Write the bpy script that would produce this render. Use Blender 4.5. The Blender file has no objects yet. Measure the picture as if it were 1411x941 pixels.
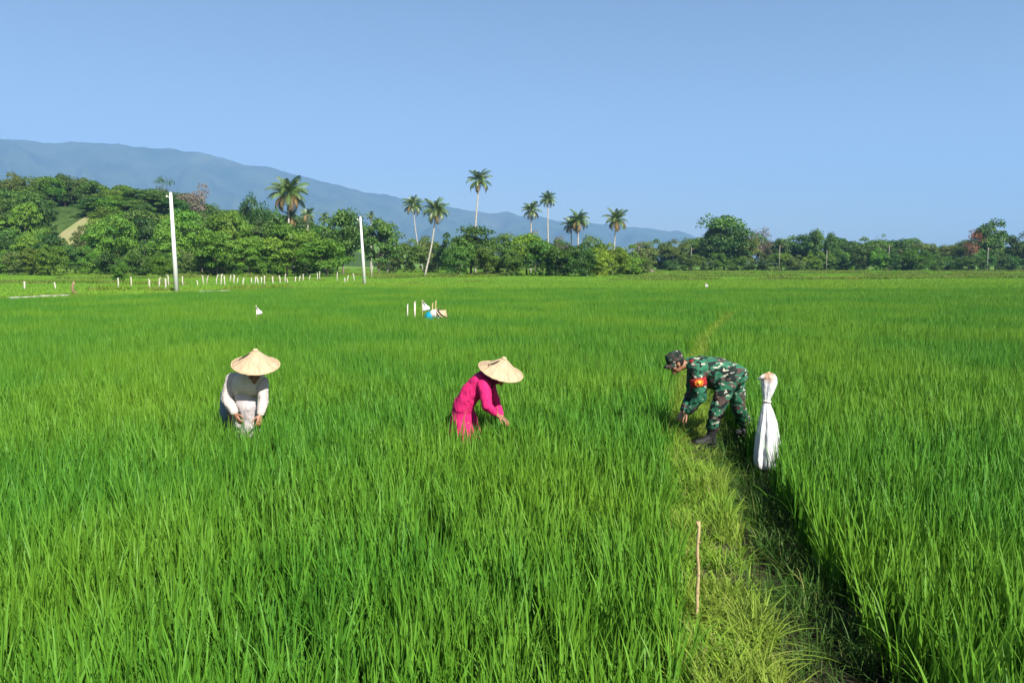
import bpy, bmesh, math, random
import numpy as np
from mathutils import Vector, Matrix, noise as mnoise
R = math.radians
random.seed(7); rng = np.random.default_rng(7)
scene = bpy.context.scene
COL = scene.collection

# ------------------------------------------------------------------ camera, sky, sun, exposure
F = 1050.0; CX, CY = 705.5, 470.5; HZ = 362.0; CAMH = 2.25
PITCH = math.atan((CY - HZ) / F)
cam_d = bpy.data.cameras.new('camera'); cam = bpy.data.objects.new('camera', cam_d); COL.objects.link(cam)
cam.location = (0, 0, CAMH); cam.rotation_euler = (math.pi/2 - PITCH, 0, 0)
cam_d.sensor_width = 36; cam_d.lens = 36*F/1411; cam_d.clip_start = 0.05; cam_d.clip_end = 40000
scene.camera = cam

SUN_EL, SUN_AZ = R(43), R(148)          # azimuth clockwise from +Y (the view direction)
w = bpy.data.worlds.new('World'); scene.world = w; w.use_nodes = True
nt = w.node_tree; bg = nt.nodes['Background']
sky = nt.nodes.new('ShaderNodeTexSky'); sky.sky_type = 'NISHITA'; sky.sun_disc = False
sky.sun_elevation = SUN_EL; sky.sun_rotation = SUN_AZ
sky.air_density = 1.0; sky.dust_density = 1.0; sky.ozone_density = 1.6; sky.altitude = 0
nt.links.new(sky.outputs[0], bg.inputs[0]); bg.inputs[1].default_value = 0.056
sd = bpy.data.lights.new('sun', 'SUN'); sd.energy = 5.0; sd.angle = R(0.53); sd.color = (1.0, 0.955, 0.88)
sun = bpy.data.objects.new('sun', sd); COL.objects.link(sun)
sdir = Vector((math.sin(SUN_AZ)*math.cos(SUN_EL), math.cos(SUN_AZ)*math.cos(SUN_EL), math.sin(SUN_EL)))
sun.rotation_euler = sdir.to_track_quat('Z', 'Y').to_euler(); sun.location = (20, -10, 40)
vs = scene.view_settings; vs.view_transform = 'Standard'; vs.look = 'None'; vs.exposure = 1.09; vs.gamma = 1.0
vs.use_curve_mapping = False
scene.cycles.use_denoising = True
scene.cycles.max_bounces = 8; scene.cycles.diffuse_bounces = 3; scene.cycles.transmission_bounces = 4
scene.cycles.volume_bounces = 1; scene.cycles.caustics_reflective = False; scene.cycles.caustics_refractive = False
try: scene.cycles.use_fast_gi = False
except Exception: pass

# ------------------------------------------------------------------ helpers
cp, sp = math.cos(PITCH), math.sin(PITCH)
def ray(px, py):
    a, b = (px-CX)/F, (CY-py)/F
    return Vector((a, cp + b*sp, -sp + b*cp))
def P(px, py, Y):
    d = ray(px, py); t = Y/d.y
    return Vector((d.x*t, Y, CAMH + d.z*t))
def G(px, py, z=0.0):
    d = ray(px, py); t = (z-CAMH)/d.z
    return Vector((d.x*t, d.y*t, z))
def smooth(a, b, x):
    t = np.clip((x-a)/(b-a), 0, 1); return t*t*(3-2*t)

def tag(o, label=None, cat=None, group=None, kind=None):
    if label: o['label'] = label
    if cat: o['category'] = cat
    if group: o['group'] = group
    if kind: o['kind'] = kind
    return o
def link(name, me, parent=None, loc=None):
    o = bpy.data.objects.new(name, me); COL.objects.link(o)
    if parent is not None: o.parent = parent
    if loc is not None: o.location = loc
    return o
def empty(name, loc):
    o = bpy.data.objects.new(name, None); COL.objects.link(o); o.location = loc; o.empty_display_size = .2
    return o
def mesh_np(name, V, faces, mat=None, attr=None, smooth_sh=False):
    """V (n,3); faces: list/array of equal-length polys or list of arrays"""
    me = bpy.data.meshes.new(name)
    V = np.asarray(V, dtype=np.float32)
    groups = faces if isinstance(faces, list) and len(faces) and isinstance(faces[0], np.ndarray) and faces[0].ndim == 2 else [np.asarray(faces)]
    groups = [g for g in groups if len(g)]
    me.vertices.add(len(V)); me.vertices.foreach_set('co', V.ravel())
    tot = sum(len(g) for g in groups)
    if tot:
        li = np.concatenate([g.ravel() for g in groups]).astype(np.int32)
        cnt = np.concatenate([np.full(len(g), g.shape[1]) for g in groups]).astype(np.int32)
        st = np.concatenate([[0], np.cumsum(cnt)[:-1]]).astype(np.int32)
        me.loops.add(len(li)); me.loops.foreach_set('vertex_index', li)
        me.polygons.add(tot); me.polygons.foreach_set('loop_start', st); me.polygons.foreach_set('loop_total', cnt)
        if smooth_sh: me.polygons.foreach_set('use_smooth', np.ones(tot, dtype=bool))
    if attr is not None:
        a = me.attributes.new('rnd', 'FLOAT', 'POINT'); a.data.foreach_set('value', np.asarray(attr, dtype=np.float32))
    me.update(calc_edges=True)
    if mat: me.materials.append(mat)
    return me
class MB:
    """collects shapes into one mesh"""
    def __init__(s): s.V = []; s.Q = []; s.T = []; s.n = 0
    def add(s, V, Q=None, T=None):
        V = np.asarray(V, float).reshape(-1, 3)
        if Q is not None and len(Q): s.Q.append(np.asarray(Q)+s.n)
        if T is not None and len(T): s.T.append(np.asarray(T)+s.n)
        s.V.append(V); s.n += len(V)
    def tube(s, pts, rad, seg=8, caps=True, flat=None):
        pts = [Vector(p) for p in pts]; n = len(pts)
        rad = rad if hasattr(rad, '__len__') else [rad]*n
        V = []; ref = None
        for i in range(n):
            t = (pts[min(i+1, n-1)]-pts[max(i-1, 0)])
            t = t.normalized() if t.length > 1e-9 else Vector((0, 0, 1))
            if ref is None: ref = Vector((0, 1, 0)) if abs(t.y) < .9 else Vector((1, 0, 0))
            a = (ref - t*ref.dot(t)).normalized(); b = t.cross(a); ref = a
            for k in range(seg):
                th = 2*math.pi*k/seg
                V.append(pts[i] + (a*math.cos(th)*(flat or 1) + b*math.sin(th))*rad[i])
        Q = [[i*seg+k, i*seg+(k+1) % seg, (i+1)*seg+(k+1) % seg, (i+1)*seg+k] for i in range(n-1) for k in range(seg)]
        T = []
        if caps:
            V += [pts[0], pts[-1]]; c0 = n*seg; c1 = c0+1
            T = [[c0, (k+1) % seg, k] for k in range(seg)] + [[c1, (n-1)*seg+k, (n-1)*seg+(k+1) % seg] for k in range(seg)]
        s.add(V, Q, T)
    def ell(s, c, r, M=None, seg=14, rings=9):
        r = r if hasattr(r, '__len__') else (r, r, r)
        V = []
        for i in range(rings+1):
            ph = math.pi*i/rings
            for k in range(seg):
                th = 2*math.pi*k/seg
                v = Vector((math.sin(ph)*math.cos(th)*r[0], math.sin(ph)*math.sin(th)*r[1], math.cos(ph)*r[2]))
                if M is not None: v = M @ v
                V.append(Vector(c)+v)
        Q = [[i*seg+k, (i+1)*seg+k, (i+1)*seg+(k+1) % seg, i*seg+(k+1) % seg] for i in range(rings) for k in range(seg)]
        s.add(V, Q)
    def cap(s, p, q, r0, r1):
        """capsule between two points"""
        p, q = Vector(p), Vector(q)
        s.ell(p, r0); s.ell(q, r1)
        n = 6
        s.tube([p.lerp(q, i/n) for i in range(n+1)], [r0+(r1-r0)*i/n for i in range(n+1)], 14)
    def chain(s, pr):
        for (p, r), (q, r2) in zip(pr[:-1], pr[1:]): s.cap(p, q, r, r2)
    def box(s, c, h, M=None):
        V = [Vector((x*h[0], y*h[1], z*h[2])) for x in (-1, 1) for y in (-1, 1) for z in (-1, 1)]
        V = [Vector(c)+((M @ v) if M is not None else v) for v in V]
        s.add(V, [[0, 1, 3, 2], [4, 6, 7, 5], [0, 4, 5, 1], [2, 3, 7, 6], [0, 2, 6, 4], [1, 5, 7, 3]])
    def mesh(s, name, mat=None, origin=(0, 0, 0), smooth_sh=True):
        V = np.concatenate(s.V) - np.asarray(origin)
        fs = []
        if s.Q: fs.append(np.concatenate(s.Q))
        if s.T: fs.append(np.concatenate(s.T))
        return mesh_np(name, V, fs, mat, None, smooth_sh)

def organic(mb, name, mat, origin, voxel=.012, smo=6, wrinkle=0.0, wsize=.08):
    """one continuous surface from overlapping capsules"""
    me = mb.mesh('tmp', None, origin)
    o = bpy.data.objects.new('tmp', me); COL.objects.link(o)
    m = o.modifiers.new('r', 'REMESH'); m.mode = 'VOXEL'; m.voxel_size = voxel; m.use_smooth_shade = True
    m = o.modifiers.new('s', 'SMOOTH'); m.factor = .5; m.iterations = smo
    if wrinkle:
        t = bpy.data.textures.new('fold', 'CLOUDS'); t.noise_scale = wsize; t.noise_depth = 2
        m = o.modifiers.new('d', 'DISPLACE'); m.texture = t; m.strength = wrinkle; m.mid_level = .5; m.texture_coords = 'LOCAL'
    dg = bpy.context.evaluated_depsgraph_get(); dg.update()
    out = bpy.data.meshes.new_from_object(o.evaluated_get(dg)); out.name = name
    bpy.data.objects.remove(o); bpy.data.meshes.remove(me)
    out.materials.clear(); out.materials.append(mat)
    for p in out.polygons: p.use_smooth = True
    return out

# ------------------------------------------------------------------ materials
def new_mat(name):
    m = bpy.data.materials.new(name); m.use_nodes = True
    return m, m.node_tree.nodes, m.node_tree.links, m.node_tree.nodes['Principled BSDF']
def N(nodes, kind, **kw):
    n = nodes.new(kind)
    for k, v in kw.items(): setattr(n, k, v)
    return n
def ramp(nodes, stops, interp='LINEAR'):
    r = nodes.new('ShaderNodeValToRGB'); r.color_ramp.interpolation = interp
    e = r.color_ramp.elements
    while len(e) < len(stops): e.new(.5)
    for el, (p, c) in zip(e, stops): el.position = p; el.color = (*c, 1)
    return r
def mixc(nodes, links, fac, a, b, mode='MIX'):
    m = nodes.new('ShaderNodeMix'); m.data_type = 'RGBA'; m.blend_type = mode
    for sock, v in ((m.inputs[0], fac), (m.inputs[6], a), (m.inputs[7], b)):
        if hasattr(v, 'is_output') or isinstance(v, bpy.types.NodeSocket): links.new(v, sock)
        elif isinstance(v, (int, float)): sock.default_value = v
        else: sock.default_value = (*v, 1)
    return m.outputs[2]
def noise_tex(nodes, links, scale, detail=3, vec=None, rough=.55, dist=0):
    n = nodes.new('ShaderNodeTexNoise'); n.inputs['Scale'].default_value = scale; n.inputs['Detail'].default_value = detail
    n.inputs['Roughness'].default_value = rough; n.inputs['Distortion'].default_value = dist
    if vec is not None: links.new(vec, n.inputs['Vector'])
    return n.outputs['Fac']
def mapr(nodes, links, v, a, b, c=0, d=1):
    m = nodes.new('ShaderNodeMapRange'); links.new(v, m.inputs[0])
    for i, x in zip((1, 2, 3, 4), (a, b, c, d)): m.inputs[i].default_value = x
    return m.outputs[0]

def leaf_mat(name, dark, light, alt, trans=.35, rough=.55, wscale=.12, spec=.25, objrand=False, old=0):
    m, n, l, b = new_mat(name)
    at = N(n, 'ShaderNodeAttribute', attribute_name='rnd')
    col = mixc(n, l, at.outputs['Fac'], dark, light)
    if old: col = mixc(n, l, mapr(n, l, at.outputs['Fac'], old, old+.01), col, (.24, .26, .075))
    geo = n.new('ShaderNodeNewGeometry')
    f = noise_tex(n, l, wscale, 3, geo.outputs['Position'])
    f = mapr(n, l, f, .42, .64, 0, .75)
    col = mixc(n, l, f, col, alt)
    if objrand:
        oi = n.new('ShaderNodeObjectInfo')
        hs = n.new('ShaderNodeHueSaturation'); l.new(col, hs.inputs['Color'])
        l.new(mapr(n, l, oi.outputs['Random'], 0, 1, .485, .52), hs.inputs['Hue'])
        mm = n.new('ShaderNodeMath'); mm.operation = 'FRACT'
        m2 = n.new('ShaderNodeMath'); m2.operation = 'MULTIPLY'; m2.inputs[1].default_value = 7.31
        l.new(oi.outputs['Random'], m2.inputs[0]); l.new(m2.outputs[0], mm.inputs[0])
        l.new(mapr(n, l, mm.outputs[0], 0, 1, .7, 1.25), hs.inputs['Value'])
        col = hs.outputs[0]
    l.new(col, b.inputs['Base Color']); b.inputs['Roughness'].default_value = rough
    b.inputs['Specular IOR Level'].default_value = spec
    tr = n.new('ShaderNodeBsdfTranslucent'); tc = mixc(n, l, .5, col, (1.0, 1.0, .25), 'MULTIPLY'); l.new(col, tr.inputs[0])
    mx = n.new('ShaderNodeMixShader'); mx.inputs[0].default_value = trans
    l.new(b.outputs[0], mx.inputs[1]); l.new(tr.outputs[0], mx.inputs[2])
    l.new(mx.outputs[0], n['Material Output'].inputs[0])
    return m
def plain(name, c, rough=.7, var=.25, scale=6, bump=0.0, bscale=30, spec=.3, c2=None, coord='Object', detail=4):
    m, n, l, b = new_mat(name)
    tc = n.new('ShaderNodeTexCoord'); v = tc.outputs[coord]
    f = noise_tex(n, l, scale, detail, v)
    c2 = c2 or tuple(x*(1-var*1.6) for x in c)
    col = mixc(n, l, mapr(n, l, f, .35, .68), c, c2)
    l.new(col, b.inputs['Base Color']); b.inputs['Roughness'].default_value = rough; b.inputs['Specular IOR Level'].default_value = spec
    if bump:
        bp = n.new('ShaderNodeBump'); bp.inputs['Strength'].default_value = bump; bp.inputs['Distance'].default_value = .02
        l.new(noise_tex(n, l, bscale, 4, v), bp.inputs['Height']); l.new(bp.outputs[0], b.inputs['Normal'])
    return m

M_rice = leaf_mat('rice_leaf', (.035, .148, .012), (.098, .258, .021), (.138, .268, .018), .28, .55, .22, .22, False, .992)
M_rice_far = leaf_mat('rice_leaf_far', (.10, .24, .022), (.155, .30, .032), (.17, .29, .026), .3, .6, .06, .15)
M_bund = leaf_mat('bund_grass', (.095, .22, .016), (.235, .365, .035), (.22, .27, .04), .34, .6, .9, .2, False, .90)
M_ditch_shaded = leaf_mat('ditch_grass', (.03, .09, .010), (.07, .16, .018), (.06, .11, .02), .3, .55, .9, .2, False, .93)  # darker than the bund grass: the ditch's shade is put into the leaf colour
M_weed = leaf_mat('field_weed', (.08, .17, .015), (.19, .27, .03), (.17, .19, .05), .3, .65, .15, .15)
M_leafA = leaf_mat('leaf_bright', (.04, .12, .010), (.125, .26, .022), (.13, .21, .02), .28, .55, .05, .25, True)
M_leafB = leaf_mat('leaf_dark', (.028, .08, .012), (.085, .175, .022), (.075, .14, .015), .24, .5, .05, .3, True)
M_leafC = leaf_mat('leaf_olive', (.045, .095, .015), (.115, .18, .03), (.13, .15, .04), .22, .6, .05, .2, True)
M_leafY = leaf_mat('leaf_yellowgreen', (.10, .19, .015), (.20, .31, .03), (.20, .26, .03), .3, .55, .08, .2, True)
M_dry = leaf_mat('leaf_dry', (.12, .095, .075), (.23, .19, .155), (.18, .14, .11), .15, .8, .1, .1, True)
M_rust = leaf_mat('leaf_rust', (.16, .06, .035), (.28, .12, .07), (.22, .10, .06), .15, .8, .1, .1)
M_frond = leaf_mat('palm_leaf', (.040, .095, .018), (.11, .19, .04), (.13, .17, .05), .2, .4, .3, .5)
M_fronddry = leaf_mat('palm_leaf_dry', (.16, .12, .04), (.30, .22, .09), (.25, .16, .06), .2, .7, .3, .2)
M_bark = plain('bark', (.20, .165, .125), .9, .35, 4, .6, 20)
M_palmbark = plain('palm_bark', (.46, .42, .36), .85, .3, 5, .5, 12)
M_pole = plain('pole_concrete', (.60, .60, .58), .7, .1, 3, .15, 30)
M_greypole = plain('weathered_pole', (.30, .28, .24), .85, .3, 3)
M_post = plain('whitewashed_wood', (.47, .45, .39), .85, .3, 8, .4, 30, c2=(.38, .34, .27))
M_bamboo = plain('dry_bamboo', (.37, .29, .15), .6, .3, 9, .25, 40, c2=(.28, .20, .09))
M_wood = plain('old_wood', (.25, .17, .10), .85, .3, 9, .4, 40)
M_skin = plain('skin', (.27, .13, .075), .5, .15, 9, .1, 90, .4)
M_hair = plain('hair', (.012, .010, .009), .5, .2, 30)
M_black = plain('black_boot', (.010, .010, .011), .75, .2, 12, .15, 40, .5)
M_white = plain('white_cloth', (.62, .62, .64), .85, .08, 3)
M_straw = plain('straw_heap', (.20, .165, .12), .95, .4, 5, .9, 25)
M_cement = plain('cement', (.40, .38, .34), .85, .25, 2, .3, 12)

# ------------------------------------------------------------------ ground
PL_Y = [0, 3.9, 6.84, 9.8, 15, 21.8, 30.3, 60]; PL_X = [.27, .92, 1.44, 2.02, 3.3, 5.35, 8.4, 20]
def path_l(y): return np.interp(y, PL_Y, PL_X)
def path_w(y): return np.interp(y, [0, 4, 6, 8, 10, 14, 22, 30], [1.40, 1.32, 1.22, 1.12, 1.0, .62, .5, .6])
FB_PX = [-900, 0, 100, 240, 370, 500, 700, 830, 1100, 1411, 2300]; FB_Y = [34, 42, 46, 50, 58, 68, 78, 84, 83, 78, 70]
def field_end(x, y): return np.interp(CX + F*x/np.maximum(y, .5), FB_PX, FB_Y)
def path_on(y): return 1 - smooth(29.8, 30.8, y)
def hill_z(x, y):
    # wooded hill on the left
    a = 1 - smooth(-98, -56, x + (y-190)*.05)
    h = smooth(152, 205, y)*17*a + smooth(205, 320, y)*6*a
    return h
def ground_z(x, y):
    x = np.asarray(x, float); y = np.asarray(y, float)
    fe = field_end(x, y)
    fld = 1 - smooth(-1.5, 0.0, y-fe)
    z = -0.30*fld
    u = x - path_l(y); wv = path_w(y)
    on = path_on(y)
    bund = smooth(-.16, .06, u)*(1-smooth(.46, .70, u))
    ditch = smooth(.5, .72, u)*(1-smooth(wv*1.0, wv*1.15, u))
    z = z + on*(bund*.31*fld - ditch*.2)
    # cross bund
    cb = smooth(30.0, 30.25, y)*(1-smooth(30.7, 30.95, y))*smooth(5.5, 6, x)*(1-smooth(9.2, 9.6, x))
    z = np.maximum(z, cb*.3-.3)
    z = z + hill_z(x, y)
    return z
def build_ground():
    ys = list(np.arange(-6, 14, .16)); s = .16
    while ys[-1] < 420: s *= 1.06; ys.append(ys[-1]+min(s, 9))
    ys += [500, 700, 1000, 1600, 2600, 4200, 6500, 8600]
    us = list(np.arange(-.6, 1.8, .075)); s = .075
    while us[-1] < 420: s *= 1.15; us.append(us[-1]+min(s, 10))
    us += [700, 1200, 2500, 5000, 8600]
    s = .075
    while us[0] > -420: s *= 1.15; us.insert(0, us[0]-min(s, 10))
    for e in (-700, -1200, -2500, -5000, -8600): us.insert(0, e)
    ys = np.array(ys); us = np.array(us)
    Yg, Ug = np.meshgrid(ys, us, indexing='ij')
    sh = np.where(Yg < 60, path_l(np.clip(Yg, 0, 60)), 20.0)
    X = Ug + sh
    Z = ground_z(X, np.maximum(Yg, .01))
    jit = rng.normal(0, .012, Z.shape)*(Yg < 40)
    Z = Z + jit
    V = np.stack([X, Yg, Z], -1).reshape(-1, 3); ny, nu = len(ys), len(us)
    i = np.arange(ny-1)[:, None]*nu + np.arange(nu-1)[None]
    Q = np.stack([i, i+1, i+nu+1, i+nu], -1).reshape(-1, 4)
    me = mesh_np('ground', V, Q, None, None, True)
    # mud under the rice, grass beyond the field
    mud, n, l, b = new_mat('paddy_mud')
    g = n.new('ShaderNodeNewGeometry')
    f = noise_tex(n, l, 5, 5, g.outputs['Position']); c = mixc(n, l, f, (.012, .011, .008), (.032, .028, .018))
    l.new(c, b.inputs['Base Color']); b.inputs['Roughness'].default_value = .9; b.inputs['Specular IOR Level'].default_value = .08
    bp = n.new('ShaderNodeBump'); bp.inputs['Strength'].default_value = .7; bp.inputs['Distance'].default_value = .03
    l.new(noise_tex(n, l, 14, 5, g.outputs['Position']), bp.inputs['Height']); l.new(bp.outputs[0], b.inputs['Normal'])
    gr, n, l, b = new_mat('meadow')
    g = n.new('ShaderNodeNewGeometry')
    f = noise_tex(n, l, .05, 5, g.outputs['Position']); f2 = noise_tex(n, l, .6, 4, g.outputs['Position'])
    c = mixc(n, l, mapr(n, l, f, .35, .65), (.075, .165, .018), (.12, .21, .028))
    c = mixc(n, l, mapr(n, l, f2, .5, .75, 0, .6), c, (.14, .15, .05))
    l.new(c, b.inputs['Base Color']); b.inputs['Roughness'].default_value = .9; b.inputs['Specular IOR Level'].default_value = .1
    bp = n.new('ShaderNodeBump'); bp.inputs['Strength'].default_value = .8; bp.inputs['Distance'].default_value = .3
    l.new(noise_tex(n, l, 1.2, 5, g.outputs['Position']), bp.inputs['Height']); l.new(bp.outputs[0], b.inputs['Normal'])
    und, n, l, b = new_mat('hill_understory')
    g = n.new('ShaderNodeNewGeometry'); f = noise_tex(n, l, .5, 5, g.outputs['Position'])
    c = mixc(n, l, mapr(n, l, f, .35, .65), (.025, .055, .012), (.06, .10, .025)); l.new(c, b.inputs['Base Color']); b.inputs['Roughness'].default_value = .95; b.inputs['Specular IOR Level'].default_value = .05
    bp = n.new('ShaderNodeBump'); bp.inputs['Strength'].default_value = 1; bp.inputs['Distance'].default_value = .6
    l.new(noise_tex(n, l, .9, 5, g.outputs['Position']), bp.inputs['Height']); l.new(bp.outputs[0], b.inputs['Normal'])
    me.materials.append(mud); me.materials.append(gr); me.materials.append(und)
    cy = (Yg[:-1, :-1]+Yg[1:, 1:])/2; cx = (X[:-1, :-1]+X[1:, 1:])/2
    mi = (cy > field_end(cx, np.maximum(cy, .5))-1.0).astype(np.int32).ravel()
    mi[((hill_z(cx, cy) > .25) & (cy < 420)).ravel()] = 2
    me.polygons.foreach_set('material_index', mi)
    o = link('ground', me); tag(o, 'flat valley floor of paddy mud and green meadow', 'ground', kind='structure')
build_ground()

# ------------------------------------------------------------------ mountains
def build_mountains():
    ridge_px = [-900, -500, -250, -80, 0, 60, 100, 150, 200, 250, 300, 335, 370, 400, 440, 480, 530, 560, 600, 640, 680, 700, 730, 760, 800, 860, 900, 930, 950, 975, 1000]
    ridge_y = [235, 205, 190, 194, 196, 199, 202, 200.5, 207, 209.5, 218, 228, 233, 240, 250, 261, 271, 274, 284, 290, 296, 294, 299, 304, 307, 313, 317, 319, 324, 335, 366]
    D0 = 5200.
    nx, nr = 420, 46
    pxs = np.linspace(-900, 1000, nx)
    V = []
    for px in pxs:
        ry = np.interp(px, ridge_px, ridge_y)
        dist = D0 + (px+100)*1.6
        a = (px-CX)/F
        top = CAMH + (HZ-ry)/F*dist
        ph = px*.055
        for j in range(nr):
            t = j/(nr-1)                       # 0 foot .. 1 ridge
            back = max(0, (t-.8)/.2)
            y = dist*(.72 + .28*min(t/.8, 1)) + back*900
            pr = min(t/.8, 1)
            spur = mnoise.fractal(Vector((a*dist/420, y/900, 3.1)), 1.0, 2.0, 5)
            h = top*(pr**1.25)
            h += top*.34*spur*math.sin(math.pi*pr)**.8
            if pr >= 1: h = top*(1-back*.6) + (16*mnoise.fractal(Vector((a*dist/160, 0, 9)), .8, 2, 5) if back == 0 else 0)
            V.append((a*y if back == 0 else a*y, y, max(h, -1) if t > 0 else -3))
    V = np.array(V)
    i = np.arange(nx-1)[:, None]*nr + np.arange(nr-1)[None]
    Q = np.stack([i, i+nr, i+nr+1, i+1], -1).reshape(-1, 4)
    m, n, l, b = new_mat('forested_mountain')
    g = n.new('ShaderNodeNewGeometry')
    f = noise_tex(n, l, .004, 6, g.outputs['Position'])
    c = mixc(n, l, mapr(n, l, f, .35, .65), (.022, .040, .020), (.055, .075, .038))
    f2 = noise_tex(n, l, .0016, 5, g.outputs['Position'])
    c = mixc(n, l, mapr(n, l, f2, .58, .72, 0, .3), c, (.15, .13, .09))
    l.new(c, b.inputs['Base Color']); b.inputs['Roughness'].default_value = 1; b.inputs['Specular IOR Level'].default_value = 0
    bp = n.new('ShaderNodeBump'); bp.inputs['Strength'].default_value = .6; bp.inputs['Distance'].default_value = 30
    l.new(noise_tex(n, l, .02, 6, g.outputs['Position']), bp.inputs['Height']); l.new(bp.outputs[0], b.inputs['Normal'])
    o = link('mountains', mesh_np('mountains', V, Q, m, None, True))
    tag(o, 'long blue forested mountain ridge sloping down to the right', 'mountains', kind='structure')
build_mountains()

# ------------------------------------------------------------------ blades (rice, grass)
def blades(n, h, wid, tilt, droop, spread, rows=5, seed=0, hvar=.25, az_bias=None, curl=1.0):
    """n curved tapering leaf blades -> V,T,attr"""
    r = np.random.default_rng(seed)
    az = r.uniform(0, 2*np.pi, n)
    bx = r.normal(0, spread, n) if np.isscalar(spread) else r.uniform(-spread[0], spread[0], n)
    by = r.normal(0, spread, n) if np.isscalar(spread) else r.uniform(-spread[0], spread[0], n)
    L = h*(1 + hvar*r.uniform(-1, .6, n))
    th0 = np.abs(r.normal(0, tilt, n)); dr = np.abs(r.normal(droop, droop*.6, n))
    wd = wid*r.uniform(.7, 1.15, n)
    faz = az + np.pi/2 + r.normal(0, .5, n)       # blade face direction
    rn = r.uniform(0, 1, n)
    V = []; pos = np.stack([bx, by, np.zeros(n)], -1)
    prof = np.array([.55, .9, 1.0, .8, .45, 0]) if rows == 5 else (np.array([.7, 1.0, .7, 0]) if rows == 3 else np.array([.9, .9, 0]))
    side = np.stack([np.cos(faz), np.sin(faz), np.zeros(n)], -1)
    for k in range(rows+1):
        t = k/rows
        wk = wd*prof[k]/2
        if k < rows: V.append(pos - side*wk[:, None]); V.append(pos + side*wk[:, None])
        else: V.append(pos.copy())
        th = th0 + dr*(t**1.6)*curl
        st = (L/rows)[:, None]*np.stack([np.sin(th)*np.cos(az), np.sin(th)*np.sin(az), np.cos(th)], -1)
        pos = pos + st
    V = np.stack(V, 1)                    # n, 2*rows+1, 3
    m = 2*rows+1
    base = (np.arange(n)*m)[:, None]
    Q = np.concatenate([base + np.array([[2*k, 2*k+1, 2*k+3, 2*k+2]]) for k in range(rows-1)], 0)
    T = base + np.array([[2*rows-2, 2*rows-1, 2*rows]])
    return V.reshape(-1, 3), Q, T, np.repeat(rn, m)
def clump_obj(name, coll, mat, seed, **kw):
    V, Q, T, a = blades(seed=seed, **kw)
    me = mesh_np(name, V, [Q, T], mat, a, True)
    o = bpy.data.objects.new(name, me); coll.objects.link(o); return o
def tile_obj(name, coll, mat, seed, size, nhill, per, **kw):
    r = np.random.default_rng(seed); Vs, Qs, Ts, As = [], [], [], []; off = 0
    g = int(round(math.sqrt(nhill)))
    for i in range(g):
        for j in range(g):
            V, Q, T, a = blades(n=per, seed=seed*1000+i*50+j, **kw)
            V = V*np.array([1, 1, r.uniform(.85, 1.12)])
            V = V + np.array([((i+.5)/g-.5)*size + r.normal(0, .25*size/g), ((j+.5)/g-.5)*size + r.normal(0, .25*size/g), 0])
            Vs.append(V); Qs.append(Q+off); Ts.append(T+off); As.append(a); off += len(V)
    me = mesh_np(name, np.concatenate(Vs), [np.concatenate(Qs), np.concatenate(Ts)], mat, np.concatenate(As), True)
    o = bpy.data.objects.new(name, me); coll.objects.link(o); return o
def scatter(name, pts, coll, nvar, scale=(.85, 1.15), tilt=.06, label=None, cat=None, zs=None):
    pts = np.asarray(pts, float); n = len(pts)
    me = bpy.data.meshes.new(name); me.vertices.add(n); me.vertices.foreach_set('co', pts.astype(np.float32).ravel())
    a = me.attributes.new('rot', 'FLOAT_VECTOR', 'POINT')
    rot = np.stack([rng.normal(0, tilt, n), rng.normal(0, tilt, n), rng.uniform(0, 2*np.pi, n)], -1).astype(np.float32)
    a.data.foreach_set('vector', rot.ravel())
    s = rng.uniform(scale[0], scale[1], n); sv = np.stack([s, s, s*(zs if zs is not None else 1)], -1).astype(np.float32)
    a = me.attributes.new('scl', 'FLOAT_VECTOR', 'POINT'); a.data.foreach_set('vector', sv.ravel())
    a = me.attributes.new('idx', 'INT', 'POINT'); a.data.foreach_set('value', rng.integers(0, nvar, n).astype(np.int32))
    o = link(name, me); tag(o, label, cat, kind='stuff')
    ng = bpy.data.node_groups.new(name, 'GeometryNodeTree')
    ng.interface.new_socket('Geometry', in_out='INPUT', socket_type='NodeSocketGeometry')
    ng.interface.new_socket('Geometry', in_out='OUTPUT', socket_type='NodeSocketGeometry')
    nd, lk = ng.nodes, ng.links
    gi, go = nd.new('NodeGroupInput'), nd.new('NodeGroupOutput')
    ci = nd.new('GeometryNodeCollectionInfo'); ci.inputs[0].default_value = coll
    ci.inputs['Separate Children'].default_value = True; ci.inputs['Reset Children'].default_value = True
    ip = nd.new('GeometryNodeInstanceOnPoints'); ip.inputs['Pick Instance'].default_value = True
    def na(nm, t):
        x = nd.new('GeometryNodeInputNamedAttribute'); x.data_type = t; x.inputs[0].default_value = nm
        return [q for q in x.outputs if q.enabled and q.name == 'Attribute'][0]
    e2r = nd.new('FunctionNodeEulerToRotation')
    lk.new(na('rot', 'FLOAT_VECTOR'), e2r.inputs[0])
    lk.new(gi.outputs[0], ip.inputs['Points']); lk.new(ci.outputs[0], ip.inputs['Instance'])
    lk.new(na('idx', 'INT'), ip.inputs['Instance Index']); lk.new(e2r.outputs[0], ip.inputs['Rotation'])
    lk.new(na('scl', 'FLOAT_VECTOR'), ip.inputs['Scale']); lk.new(ip.outputs[0], go.inputs[0])
    md = o.modifiers.new('scatter', 'NODES'); md.node_group = ng
    return o
def jgrid(x0, x1, y0, y1, s, jit=.42):
    xs = np.arange(x0, x1, s); ys = np.arange(y0, y1, s)
    X, Y = np.meshgrid(xs, ys); n = X.size
    return np.stack([X.ravel()+rng.uniform(-jit, jit, n)*s, Y.ravel()+rng.uniform(-jit, jit, n)*s], -1)
def in_view(p, margin=1.2, y0=0.):
    return (np.abs(p[:, 0]) < .70*p[:, 1] + margin) & (p[:, 1] > y0)
def path_u(p): return (p[:, 0]-path_l(p[:, 1]))
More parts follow.
